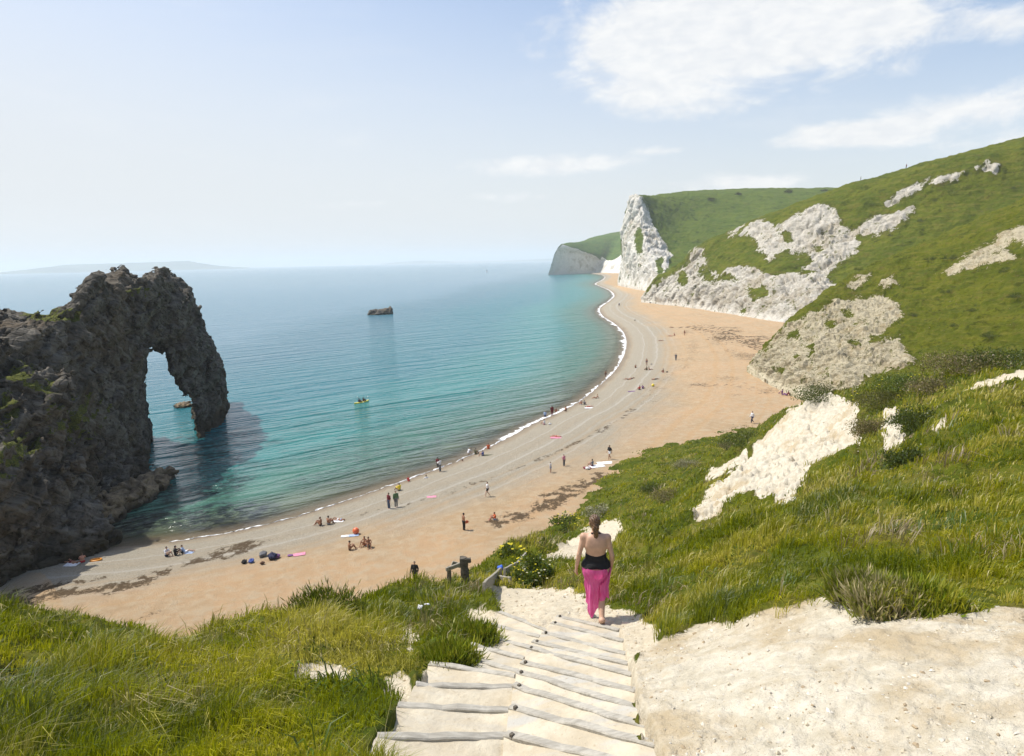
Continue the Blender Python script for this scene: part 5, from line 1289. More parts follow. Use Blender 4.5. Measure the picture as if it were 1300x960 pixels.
    skirt(-math.pi * .42, math.pi * .45, 110, lambda th: .88 + .0 * th - .22 * sstep(-th, .1, 1.3), lambda th: .42 + .03 * np.sin(th * 6) - .0 * th, rad2, 1.7, sk, 'sarong_flap')
    root.location = (foot[0], foot[1], foot[2] + .02); root.rotation_euler = (0, 0, R(-4)); root.scale = (1.12,) * 3
    return root
woman()

# ------------------------------------------------------------------ people on the beach and in the water
B = on_beach
def put(px, py, *a, **k):
    P = B(px, py); return person(P, *a, **k)
AW, RT_, LT, TO = 0, -90, 90, 180            # facing: away, right, left, towards the camera
PEOPLE = [
 (527, 740, 'walk', 'long_sleeve trousers', 170, 1.75, 'pale', 'black', 'black', 'brown', 'person in dark jacket and trousers walking up the sand towards the timber posts'),
 (494, 646, 'stand', 'tee trousers', 140, 1.75, 'pale', 'maroon', 'jeans', 'dark', 'standing person in a dark vest, left one of the standing pair by the weed line'),
 (503, 644, 'stand', 'long_sleeve trousers', -150, 1.80, 'pale', 'green', 'grey', 'brown', 'standing person in a green top, right one of the standing pair by the weed line'),
 (507, 623, 'sit', 'long_sleeve trousers', 60, 1.72, 'pale', 'yellow', 'khaki', 'dark', 'person in a bright yellow jacket sitting on the shingle just behind the standing pair'),
 (519, 612, 'crouch', 'tee shorts', 40, 1.15, 'red', 'red', 'red', 'brown', 'small child in red crouching at the water edge beyond the yellow jacket'),
 (541, 607, 'sit', 'tee shorts', 20, 1.7, 'pale', 'white', 'white', 'dark', 'person in a white shirt sitting alone at the water edge near the wading pair'),
 (556, 592, 'stand', 'tee trousers', -20, 1.75, 'pale', 'maroon', 'grey', 'dark', 'person in a dark red top wading in the shallows'),
 (559, 599, 'carry', 'long_sleeve trousers', 60, 1.7, 'pale', 'white', 'grey', 'dark', 'person in a cream top with raised arms beside the wader'),
 (585, 586, 'sitback', 'swimsuit', 70, 1.7, 'tan', 'black', 'black', 'dark', 'tanned sunbather leaning back at the water edge past the wading pair'),
 (595, 577, 'crouch', 'tee shorts', -40, 1.6, 'pale', 'white', 'white', 'fair', 'person in white bending down at the waterline'),
 (604, 577, 'sit', 'long_sleeve trousers', -30, 1.7, 'pale', 'olive', 'olive', 'dark', 'person in olive clothes sitting at the waterline beside the bending one in white'),
 (613, 579, 'sit', 'tee shorts', 80, 1.6, 'pale', 'blue', 'jeans', 'dark', 'person in blue sitting on the shingle with a long dark shadow sheet beside them'),
 (620, 570, 'sit', 'tee shorts', 10, 1.6, 'red', 'orange', 'orange', 'brown', 'person in orange sitting close to the waves near the blue one'),
 (589, 674, 'stand', 'swimsuit trousers', -60, 1.75, 'tan', 'brown', 'black', 'dark', 'bare chested person in black trousers with a red bag standing on the open sand'),
 (628, 660, 'sit', 'tee shorts', 100, 1.5, 'red', 'orange', 'lightblue', 'brown', 'child in an orange top sitting alone on the orange sand'),
 (619, 630, 'walk', 'tee shorts', 110, 1.6, 'pale', 'white', 'black', 'brown', 'boy in white shirt and black shorts walking left across the sand'),
 (692, 530, 'stand', 'tee shorts', -20, 1.7, 'pale', 'lightblue', 'jeans', 'fair', 'paddler in a pale blue top standing in the surf'),
 (701, 528, 'stand', 'tee trousers', 0, 1.8, 'red', 'maroon', 'maroon', 'dark', 'person all in dark red standing tall at the edge of the surf'),
 (706, 523, 'stand', 'swimsuit', 10, 1.25, 'tan', 'black', 'orange', 'brown', 'bare child standing in the surf beside the person in dark red'),
 (691, 539, 'sit', 'tee shorts', 60, 1.65, 'pale', 'white', 'pink', 'brown', 'person in white sitting by the surf in front of the paddlers'),
 (718, 523, 'crouch', 'swimsuit', -20, 1.7, 'tan', 'brown', 'brown', 'dark', 'tanned person crouching at the foot of the surf'),
 (706, 555, 'lie', 'swimsuit', 80, 1.7, 'red', 'red', 'red', 'dark', 'sunbather in red lying flat on a pink towel on the grey shingle'),
 (738, 514, 'sit', 'swimsuit', 20, 1.65, 'red', 'pink', 'white', 'brown', 'left sitter of the trio on red and white towels near the surf'),
 (742, 514, 'sit', 'tee shorts', -30, 1.65, 'pale', 'grey', 'grey', 'dark', 'middle sitter in grey of the trio on red and white towels'),
 (748, 517, 'lie', 'bikini', -80, 1.65, 'red', 'red', 'red', 'dark', 'sunbather lying at the right of the trio on the white towel'),
 (757, 506, 'sitback', 'swimsuit', 90, 1.7, 'tan', 'olive', 'olive', 'fair', 'lone tanned sunbather stretched out near the bend of the surf'),
 (699, 600, 'stand', 'tee shorts', -120, 1.3, 'pale', 'white', 'lightblue', 'dark', 'smaller child in a white shirt standing on the sand below the weed line'),
 (716, 592, 'stand', 'tee trousers', -140, 1.5, 'pale', 'pink', 'grey', 'brown', 'child in pink top and grey trousers walking behind the smaller child'),
 (774, 583, 'walk', 'tee shorts', 130, 1.8, 'tan', 'black', 'white', 'dark', 'person in black shirt and white shorts standing over the white blankets'),
 (752, 592, 'sit', 'tee shorts', 60, 1.7, 'pale', 'grey', 'maroon', 'dark', 'person in grey sitting on the white picnic blankets'),
 (769, 477, 'stand', 'swimsuit', 30, 1.75, 'tan', 'black', 'black', 'dark', 'swimmer standing knee deep beside the surf on the bend'),
 (821, 464, 'stand', 'swimsuit', 150, 1.75, 'tan', 'black', 'navy', 'dark', 'tanned person standing just behind the seated group on the grey shingle'),
 (807, 467, 'sit', 'swimsuit', 0, 1.6, 'tan', 'black', 'brown', 'fair', 'person sitting alone left of the seated group on the shingle'),
 (821, 470, 'sit', 'tee trousers', 40, 1.7, 'pale', 'olive', 'olive', 'brown', 'left sitter in olive of the seated group on the grey shingle'),
 (825, 470, 'sitback', 'swimsuit', -70, 1.7, 'tan', 'black', 'black', 'dark', 'right sitter in black of the seated group on the grey shingle'),
 (842, 473, 'sit', 'swimsuit', 20, 1.7, 'tan', 'orange', 'red', 'brown', 'tanned sitter by a small dark bag at the border of the sand'),
 (797, 482, 'lie', 'swimsuit', 75, 1.7, 'tan', 'black', 'black', 'dark', 'dark swimsuit sunbather lying nearest the bend, left of two'),
 (802, 481, 'lie', 'swimsuit', -60, 1.7, 'tan', 'black', 'navy', 'dark', 'dark swimsuit sunbather lying nearest the bend, right of two'),
 (832, 482, 'lie', 'swimsuit shorts', -85, 1.75, 'tan', 'black', 'black', 'dark', 'sunbather in long black shorts lying across the shingle'),
 (812, 495, 'sit', 'tee shorts', 30, 1.65, 'red', 'red', 'navy', 'dark', 'sitter in red at the left of the pair beside a yellow ball'),
 (816, 494, 'sit', 'tee shorts', -40, 1.6, 'pale', 'purple', 'jeans', 'brown', 'sitter in purple at the right of the pair beside a yellow ball'),
 (858, 458, 'stand', 'tee trousers', 160, 1.8, 'pale', 'grey', 'grey', 'dark', 'person in grey walking alone along the sand border'),
 (869, 426, 'stand', 'swimsuit', 170, 1.75, 'tan', 'black', 'brown', 'brown', 'bare chested person standing far up the beach'),
 (851, 427, 'lie', 'bikini', 80, 1.65, 'tan', 'red', 'red', 'dark', 'left sunbather of the far pair on orange sand'),
 (856, 426, 'sit', 'swimsuit', -20, 1.65, 'red', 'pink', 'maroon', 'brown', 'right sitter of the far pair on orange sand'),
 (839, 433, 'lie', 'swimsuit', 85, 1.7, 'tan', 'black', 'grey', 'dark', 'far sunbather lying alone on the grey shingle'),
 (853, 416, 'lie', 'swimsuit', 95, 1.7, 'tan', 'black', 'navy', 'dark', 'farthest sunbather lying near the brown weed drift'),
 (786, 389, 'stand', 'long_sleeve trousers', 170, 1.85, 'pale', 'navy', 'black', 'dark', 'tiny dark figure standing under the white headland'),
 (993, 500, 'sit', 'tee trousers', 70, 1.6, 'pale', 'purple', 'purple', 'dark', 'left sitter in purple at the foot of the limestone bluff'),
 (999, 502, 'sitback', 'long_sleeve trousers', 60, 1.7, 'pale', 'maroon', 'purple', 'brown', 'right sitter in plum at the foot of the limestone bluff'),
 (955, 537, 'walk', 'long_sleeve trousers', 110, 1.75, 'pale', 'white', 'navy', 'dark', 'person in white shirt and navy trousers walking below the limestone bluff'),
 (212, 706, 'sit', 'tee shorts', -110, 1.7, 'pale', 'white', 'navy', 'dark', 'sitter in a white shirt, left of the trio on the shingle near the boulders'),
 (223, 705, 'sit', 'long_sleeve trousers', -60, 1.75, 'pale', 'black', 'black', 'dark', 'sitter all in black, middle of the trio on the shingle near the boulders'),
 (235, 702, 'sitback', 'tee shorts', -70, 1.6, 'pale', 'lightblue', 'white', 'brown', 'sitter in pale blue, right of the trio on the shingle near the boulders'),
 (91, 715, 'lie', 'swimsuit', 70, 1.7, 'tan', 'red', 'maroon', 'dark', 'sunbather lying on a pale towel near the headland shadow'),
 (105, 714, 'sit', 'swimsuit', 40, 1.7, 'red', 'red', 'red', 'brown', 'sunburnt person sitting up beside the one lying near the headland shadow'),
 (114, 704, 'crouch', 'swimsuit shorts', 10, 1.7, 'tan', 'black', 'black', 'dark', 'person in black shorts crouching at the still water behind the orange dinghy'),
 (407, 667, 'sit', 'swimsuit', 80, 1.7, 'tan', 'brown', 'brown', 'brown', 'tanned sitter, left of three sunbathers by the near waterline'),
 (417, 666, 'sit', 'swimsuit', -40, 1.75, 'tan', 'grey', 'grey', 'dark', 'tanned sitter in grey shorts, middle of three sunbathers by the near waterline'),
 (429, 661, 'lie', 'bikini', 80, 1.65, 'tan', 'lightblue', 'white', 'dark', 'sunbather on a white towel, right of three by the near waterline'),
 (444, 698, 'sit', 'swimsuit', -70, 1.6, 'tan', 'brown', 'brown', 'dark', 'small tanned sitter alone on the orange sand left of the seated pair'),
 (463, 692, 'sit', 'swimsuit', 150, 1.6, 'tan', 'brown', 'red', 'brown', 'sitter with raised knees behind, left of the pair on orange sand'),
 (468, 694, 'sit', 'swimsuit shorts', -160, 1.75, 'tan', 'black', 'grey', 'dark', 'broad backed sitter in grey shorts, right of the pair on orange sand'),
]
for e in PEOPLE: put(*e, sink=.5 if 'wading' in e[-1] or 'knee deep' in e[-1] or 'in the surf' in e[-1] else 0.0)
# ------------------------------------------------------------------ walkers on the skyline
def on_surface(V, px, py, lift=0.0):
    x, y = project(V); i = np.argmin((x - px) ** 2 + (y - py) ** 2); return V[i]
def skyline(V, px, nc_guess=None):
    x, y = project(V); m = np.abs(x - px) < 1.0; idx = np.where(m)[0]; return V[idx[np.argmin(y[idx])]]
for px, k, top, bot, lab in [(1092, 'stand', 'grey', 'jeans', 'walker on the skyline farthest down the hill crest'), (1150, 'walk', 'maroon', 'black', 'walker in dark red high on the crest path'), (1253, 'walk', 'white', 'white', 'walker in white just below the top of the hill')]:
    P = skyline(VC, px) - (np.array((0, 2.0, 2.4)) if px == 1253 else np.array((0, 0, .1)))
    if px == 1253: P = on_surface(VC, 1253, 196)
    person(P, k, 'tee trousers', 80, 1.9, 'pale', top, bot, 'dark', lab, 'walkers on the hill crest')

# ------------------------------------------------------------------ towels, bags and balls
def towel(px, py, w, l, rz, c, label, cat='towel', group='towels on the beach'):
    P = B(px, py); nu, nv = 14, 8
    u, v = np.meshgrid(np.linspace(-.5, .5, nu), np.linspace(-.5, .5, nv)); k_ = .62 if P[1] < 75 else .8; q = np.c_[u.ravel() * l * k_, v.ravel() * w * k_, np.zeros(nu * nv)]
    k = fbm(q * 3 + px, 3, int(px) % 50)
    q[:, 2] = .03 + .05 * np.abs(k); q[:, :2] += .05 * np.c_[fbm(q * 2 + 3, 2, 5), fbm(q * 2 + 8, 2, 6)]
    low = q.copy(); low[:, 2] -= .025; n = nu * nv
    ring = np.r_[np.arange(nu), np.arange(1, nv) * nu + nu - 1, (nv - 1) * nu + np.arange(nu - 2, -1, -1), np.arange(nv - 2, 0, -1) * nu]; r2 = np.roll(ring, -1)
    o = obj('towel', mesh_np('towel', np.r_[q, low], [grid_faces(nv, nu), grid_faces(nv, nu)[:, ::-1] + n, np.stack([ring, ring + n, r2 + n, r2], 1)], False), CLOTH[c])
    o.location = P; o.rotation_euler = (0, 0, R(rz)); tag(o, label, cat, group)
def bag(px, py, s, c, label, name='bag', cat='bag', group='bags left on the beach', flat=.7):
    P = B(px, py); bm = bmesh.new(); bmesh.ops.create_icosphere(bm, subdivisions=3, radius=s * .38)
    for v_ in bm.verts:
        n = v_.co.normalized(); w = 1 + .22 * math.sin(n.x * 5 + px) * math.cos(n.y * 4 + py) + .12 * math.sin(n.z * 9 + n.x * 7)
        v_.co *= w; v_.co.z = max(v_.co.z * flat, -s * .22)
        v_.co.x *= 1.25
    t_ = [v_.co.z for v_ in bm.verts]; dz_ = min(t_)
    for v_ in bm.verts: v_.co.z -= dz_
    body = obj(name, bm_mesh(name, bm, True), CLOTH[c]); body.location = P; body.rotation_euler = (0, 0, px * .37); tag(body, label, cat, group)
    if name == 'bag':
        bm = bmesh.new(); prev = None
        for i in range(9):
            a = math.pi * i / 8; c_ = Vector((math.cos(a) * s * .32, 0, s * .30 + math.sin(a) * s * .28)); ring = [bm.verts.new(c_ + Vector((0, math.cos(b) * s * .04, math.sin(b) * s * .04))) for b in (0, 2.1, 4.2)]
            if prev:
                for k in range(3): bm.faces.new((prev[k], prev[(k + 1) % 3], ring[(k + 1) % 3], ring[k]))
            prev = ring
        obj('handle', bm_mesh('handle', bm, True), CLOTH[c], body)
    return body
def ball(px, py, r, c, label):
    P = B(px, py); bm = bmesh.new(); bmesh.ops.create_uvsphere(bm, u_segments=20, v_segments=12, radius=r)
    o = obj('ball', bm_mesh('ball', bm, True), simple('ball_' + c, CLC[c], .35, .05, 3)); o.location = P + np.array((0, 0, r * .97)); tag(o, label, 'ball', 'balls on the beach')
towel(438, 681, .7, 1.2, 10, 'white', 'small white towel left of the red ball'); towel(449, 680, .8, 1.5, 15, 'lightblue', 'pale blue towel spread under the red ball')
ball(452, 678, .32, 'orange', 'big red orange beach ball on the pale blue towel'); ball(829, 491, .3, 'yellow', 'yellow ball lying on the far shingle beside the seated pair')
towel(380, 704, 1.0, 1.7, 20, 'pink', 'bright pink towel spread on the near orange sand'); towel(371, 705, .5, 1.3, 15, 'purple', 'purple cloth overlapping the left end of the bright pink towel')
towel(548, 631, .9, 1.7, 5, 'pink', 'lone pink towel on the shingle by the dark weed line')
towel(706, 556, 1.0, 2.0, -5, 'pink', 'pink towel under the sunbather in red'); towel(748, 518, 1.1, 2.0, 5, 'white', 'white towel of the trio near the surf')
towel(429, 662, .9, 1.9, 0, 'white', 'white towel under the sunbather by the near waterline')
towel(91, 717, 1.2, 1.9, 0, 'white', 'pale towel near the headland shadow')
towel(758, 592, 1.4, 2.3, 20, 'white', 'wide white picnic blanket, nearest the person in grey'); towel(768, 588, 1.3, 2.4, 10, 'white', 'white picnic blanket lying at the feet of the person in black'); towel(748, 594, 1.0, 1.8, 0, 'maroon', 'dark red blanket beside the white picnic blankets')
towel(803, 497, .8, 2.2, 10, 'purple', 'long purple towel left of the pair with the yellow ball'); towel(622, 578, .7, 2.0, 0, 'olive', 'dark sheet standing in for the long shadow of the person in blue')  # dark olive sheet is added in place of the sitter's cast shadow
towel(240, 702, .8, 1.2, 0, 'lightblue', 'pale blue towel under the right sitter near the boulders')
bag(346, 709, 1.0, 'navy', 'large dark beach bag, the biggest of the heap left of the pink towel'); bag(352, 708, .6, 'purple', 'small plum bag leaning on the large dark beach bag'); bag(334, 706, .8, 'grey', 'grey bag lying behind the large dark beach bag')
bag(310, 715, .6, 'black', 'black bag at the far left end of the row of belongings'); bag(319, 714, .6, 'blue', 'blue bag beside the black one on the near sand'); bag(333, 716, .4, 'brown', 'small brown bag alone in front of the heap')
bag(746, 596, .6, 'white', 'white cool bag at the left corner of the picnic blankets'); bag(847, 473, .5, 'black', 'small black bag beside the tanned sitter on the sand border'); bag(593, 668, .01, 'orange', 'x') if False else None
bag(698, 539, .5, 'white', 'white bundle on the shingle right of the sitter in front of the surf'); bag(1009, 499, 1.1, 'white', 'pale bundle by the two sitters at the foot of the bluff')
bag(806, 407, .7, 'olive', 'olive bundle far along the empty beach'); bag(827, 463, .5, 'grey', 'grey bag behind the seated group on the shingle')
P = B(589, 674); o = bag(589, 674, .42, 'orange', 'red bag hanging at the side of the bare chested person on the open sand'); o.location = P + np.array((.30, -.02, .78))

# orange inflatable dinghy
P = B(122, 712); root = empty('dinghy', P, .3); tag(root, 'small orange inflatable dinghy on the shingle by the still water', 'dinghy'); root.scale = (.5, .5, .5)
def tube(name, path, r, m, parent, closed=True, ns=10):
    path = [Vector(p) for p in path]; n = len(path); bm = bmesh.new(); rings = []
    for i, p in enumerate(path):
        a = path[(i + 1) % n] if closed or i < n - 1 else p; b = path[i - 1] if closed or i else p
        d = (a - b).normalized(); s_ = d.cross(Vector((0, 0, 1))); s_ = s_.normalized() if s_.length > 1e-4 else Vector((1, 0, 0)); u_ = s_.cross(d)
        rr = r(i / max(n - 1, 1)) if callable(r) else r
        rings.append([bm.verts.new(p + s_ * math.cos(2 * math.pi * k / ns) * rr + u_ * math.sin(2 * math.pi * k / ns) * rr) for k in range(ns)])
    for i in range(n if closed else n - 1):
        A_, B_ = rings[i], rings[(i + 1) % n]
        for k in range(ns): bm.faces.new((A_[k], A_[(k + 1) % ns], B_[(k + 1) % ns], B_[k]))
    if not closed: bm.faces.new(rings[0][::-1]); bm.faces.new(rings[-1])
    bmesh.ops.recalc_face_normals(bm, faces=bm.faces)
    return obj(name, bm_mesh(name, bm, True), m, parent)
ORG = simple('vinyl_orange', (.75, .28, .02), .4, .05, 4)
el_ = [(.85 * math.cos(a), .5 * math.sin(a), .17) for a in np.linspace(0, 2 * math.pi, 28, endpoint=False)]
tube('side_tube', el_, .17, ORG, root); bm = bmesh.new(); f_ = bm.faces.new([bm.verts.new((x * .95, y * .95, .07)) for x, y, z in el_]); obj('floor', bm_mesh('floor', bm), simple('vinyl_yellow', (.75, .45, .05), .5), root)

# ------------------------------------------------------------------ boats
P = at_z(np.array([459.]), np.array([511.]), 0)[0]
kay = empty('kayak', P, R(-38)); tag(kay, 'bright yellow kayak with two paddlers out in the bay', 'kayak')
bm = bmesh.new(); rows = []
for i in range(17):
    y = -1.8 + 3.6 * i / 16; w = .40 * (1 - abs(y / 1.85) ** 2.6) + .02; sh = .10 * abs(y / 1.8) ** 2
    rows.append([bm.verts.new((w * math.cos(a), y, .05 + sh + .20 * math.sin(a) * (.55 if math.sin(a) > 0 else 1.0))) for a in np.linspace(0, 2 * math.pi, 14, endpoint=False)])
for a, b in zip(rows, rows[1:]):
    for k in range(14): bm.faces.new((a[k], a[(k + 1) % 14], b[(k + 1) % 14], b[k]))
bm.faces.new(rows[0][::-1]); bm.faces.new(rows[-1]); bmesh.ops.recalc_face_normals(bm, faces=bm.faces)
YEL = simple('hull_yellow', (.80, .68, .10), .35, .05, 3)
obj('hull', bm_mesh('hull', bm, True), YEL, kay)
for y in (-.55, .6):
    tube('cockpit_rim', [(.24 * math.cos(a), y + .38 * math.sin(a), .17) for a in np.linspace(0, 2 * math.pi, 20, endpoint=False)], .025, CLOTH['black'], kay)
ca, sa = math.cos(R(-38)), math.sin(R(-38))
for y, c, lab in ((-.6, 'navy', 'paddler in dark clothes in the rear seat of the yellow kayak, right one in view'), (.5, 'black', 'paddler in black in the front seat of the yellow kayak, left one in view')):
    person(P + np.array((-sa * y, ca * y, .06)), 'sit', 'long_sleeve trousers', -38, 1.75, 'pale', c, 'black', 'dark', lab, 'paddlers in the kayak')
for y, rz, lab in ((-.25, 25, 'paddle held by the rear kayak paddler'), (.85, -30, 'paddle held by the front kayak paddler')):
    pd_ = empty('paddle', P + np.array((-sa * y, ca * y, .58)), R(-38)); pd_.rotation_euler = (0, R(rz), R(-38)); tag(pd_, lab, 'paddle', 'kayak paddles')
    tube('shaft', [(x, 0, 0) for x in np.linspace(-.85, .85, 6)], .02, CLOTH['black'], pd_, False, 8)
    for s_ in (-1, 1):
        bl = tube('blade', [(s_ * x, 0, 0) for x in np.linspace(.83, 1.2, 6)], lambda u_: .03 + .07 * math.sin(math.pi * min(u_ + .15, 1)), CLOTH['white'], pd_, False, 8); bl.scale = (1, 1, .35) if False else (1, .3, 1)
def sailboat(px, py, s, label):
    P = at_z(np.array([px], float), np.array([py], float), 0)[0]; r_ = empty('sailing_boat', P, .5); tag(r_, label, 'sailing boat', 'boats off the far headland')
    bm = bmesh.new(); rows = []
    for i in range(11):
        y = -3.2 + 6.4 * i / 10; w = 1.0 * (1 - max(0, y / 3.3) ** 2.2) * (.8 if i == 0 else 1) + .03
        rows.append([bm.verts.new((w * math.sin(a), y, .75 - .9 * math.cos(a) * (1 if abs(a) < 1.5 else 1))) for a in np.linspace(-1.5, 1.5, 9)])
    for a, b in zip(rows, rows[1:]):
        for k in range(8): bm.faces.new((a[k], a[k + 1], b[k + 1], b[k]))
        bm.faces.new((a[8], a[0], b[0], b[8]))
    bm.faces.new(rows[0]); bm.faces.new(rows[-1][::-1]); bmesh.ops.recalc_face_normals(bm, faces=bm.faces)
    wm_ = simple('boat_white', (.75, .76, .78), .5, .05, 2); obj('hull', bm_mesh('hull', bm, True), wm_, r_)
    tube('mast', [(0, .6, z) for z in np.linspace(.7, 8.2, 6)], .06, wm_, r_, False, 8)
    for nm, tri in (('mainsail', [(0, .5, 7.9), (0, .5, 1.3), (.45, -2.6, 1.3)]), ('jib', [(0, .75, 7.2), (0, 3.1, .95), (.4, .85, 1.2)])):
        bm = bmesh.new(); n = 8; g_ = {}
        for i in range(n + 1):
            for j in range(n + 1 - i):
                a, b = i / n, j / n; c = 1 - a - b; p = Vector(tri[0]) * c + Vector(tri[1]) * a + Vector(tri[2]) * b; p.x += 2.2 * a * b * c * 3 + .9 * b * c; g_[i, j] = bm.verts.new(p)
        for i in range(n):
            for j in range(n - i):
                bm.faces.new((g_[i, j], g_[i + 1, j], g_[i, j + 1]))
                if j < n - i - 1: bm.faces.new((g_[i + 1, j], g_[i + 1, j + 1], g_[i, j + 1]))
        bmesh.ops.solidify(bm, geom=list(bm.faces), thickness=.03); obj(nm, bm_mesh(nm, bm, True), wm_, r_)
    r_.scale = (s, s, s)
sailboat(711.5, 347.4, 1.25, 'tiny white sailing boat under the shaded far headland'); sailboat(618, 346.2, 1.1, 'tiny sailing boat alone near the horizon')

# ------------------------------------------------------------------ timber posts and boards beside the path
def hill_pt(px, py, Y=None):
    p = on_hill(px, py, 5.0); return p
def post(px, py, top_px, top_py, w, label, group, notch=True, lean=(0, 0)):
    p = hill_pt(px, py); w = w * p[1] / FPX; k = at_y(np.array([top_px], float), np.array([top_py], float), p[1])[0]; hgt = k[2] - p[2]
    o = obj('fence_post', None, None) if False else None
    bm = bmesh.new(); rows = []
    rr = np.random.default_rng(int(px))
    for i in range(9):
        z = -.3 + (hgt + .3) * i / 8; cx = (k[0] - p[0]) * max(z, 0) / hgt
        ww = w * (1 + .10 * rr.normal() * .5)
        rows.append([bm.verts.new((cx + ww / 2 * math.cos(a) * (1.25 if k_ % 2 == 0 else 1), ww / 2 * math.sin(a), z + (rr.normal() * .012 if i == 8 else 0))) for k_, a in enumerate(np.linspace(0, 2 * math.pi, 10, endpoint=False))])
    for a, b in zip(rows, rows[1:]):
        for q in range(10): bm.faces.new((a[q], a[(q + 1) % 10], b[(q + 1) % 10], b[q]))
    bm.faces.new(rows[-1])
    o = obj('fence_post', bm_mesh('fence_post', bm, False), POSTWOOD); o.location = p; tag(o, label, 'post', group); return o, p, hgt
o, p, hg = post(591, 741, 588, 708, 9.5, 'tall dark weathered post standing in the grass left of the path', 'timber posts by the path')
u1 = p[1] / FPX; cap = beam_mesh('rail_stub', (-2 * u1, -.04, hg - 1 * u1), (8 * u1, -.02, hg - 0 * u1), 5 * u1, 6 * u1, sd=5); obj('rail_stub', cap, POSTWOOD, o)
o, p1, h1 = post(570, 740, 570, 720, 5.0, 'short grey post under the slanting rail left of the tall post', 'timber posts by the path')
a = at_y(np.array([566.]), np.array([721.]), p1[1] - .1)[0]; b = at_y(np.array([587.]), np.array([713.]), p1[1] + .3)[0]
r_ = obj('handrail', beam_mesh('handrail', np.zeros(3), b - a, 3.5 * u1, 6.5 * u1, sd=7), RAILWOOD); r_.location = a; tag(r_, 'grey slanting rail running from the short post to the tall dark post', 'handrail', 'rails by the path')
a = at_y(np.array([575.]), np.array([712.]), p1[1] + .5)[0]; b = at_y(np.array([588.]), np.array([716.]), p1[1] + .6)[0]
r_ = obj('handrail', beam_mesh('handrail', np.zeros(3), b - a, 3 * u1, 8 * u1, sd=8), RAILWOOD); r_.location = a; tag(r_, 'short upper rail board behind the slanting rail', 'handrail', 'rails by the path')
for (x0, y0, x1, y1, hh_, lab) in [(615, 750, 636, 729, .30, 'grey edging board with a blue rag at its upper end, nearest the sand'), (641, 729, 656, 719, .28, 'grey edging board stepped behind the one with the blue rag'), (655, 719, 668, 704, .22, 'highest grey edging board running up into the grass'), (633, 735, 648, 738, .2, 'short timber chock lying between the edging boards')]:
    q0, q1 = hill_pt(x0, y0 + 3), hill_pt(x1, y1 + 3)
    if np.linalg.norm(q1 - q0) > 7: q1 = q0 + (q1 - q0) / np.linalg.norm(q1 - q0) * 3.0
    a = q0 + (0, 0, hh_ * .85); b = q1 + (0, 0, hh_ * .85)
    r_ = obj('edging_board', beam_mesh('edging_board', np.zeros(3), b - a, .07, hh_ + .1, sd=int(x0)), RAILWOOD); r_.location = a; tag(r_, lab, 'board', 'edging boards beside the path')
    if x0 == 615: RAG = b
bm = bmesh.new(); bmesh.ops.create_icosphere(bm, subdivisions=2, radius=.09)
for v_ in bm.verts: v_.co.z *= .8; v_.co *= 1 + .2 * math.sin(v_.co.x * 60)
o = obj('rag', bm_mesh('rag', bm, True), simple('blue_cloth', (.04, .12, .55), .8)); o.location = RAG; tag(o, 'small bright blue rag on the end of the edging board', 'rag')

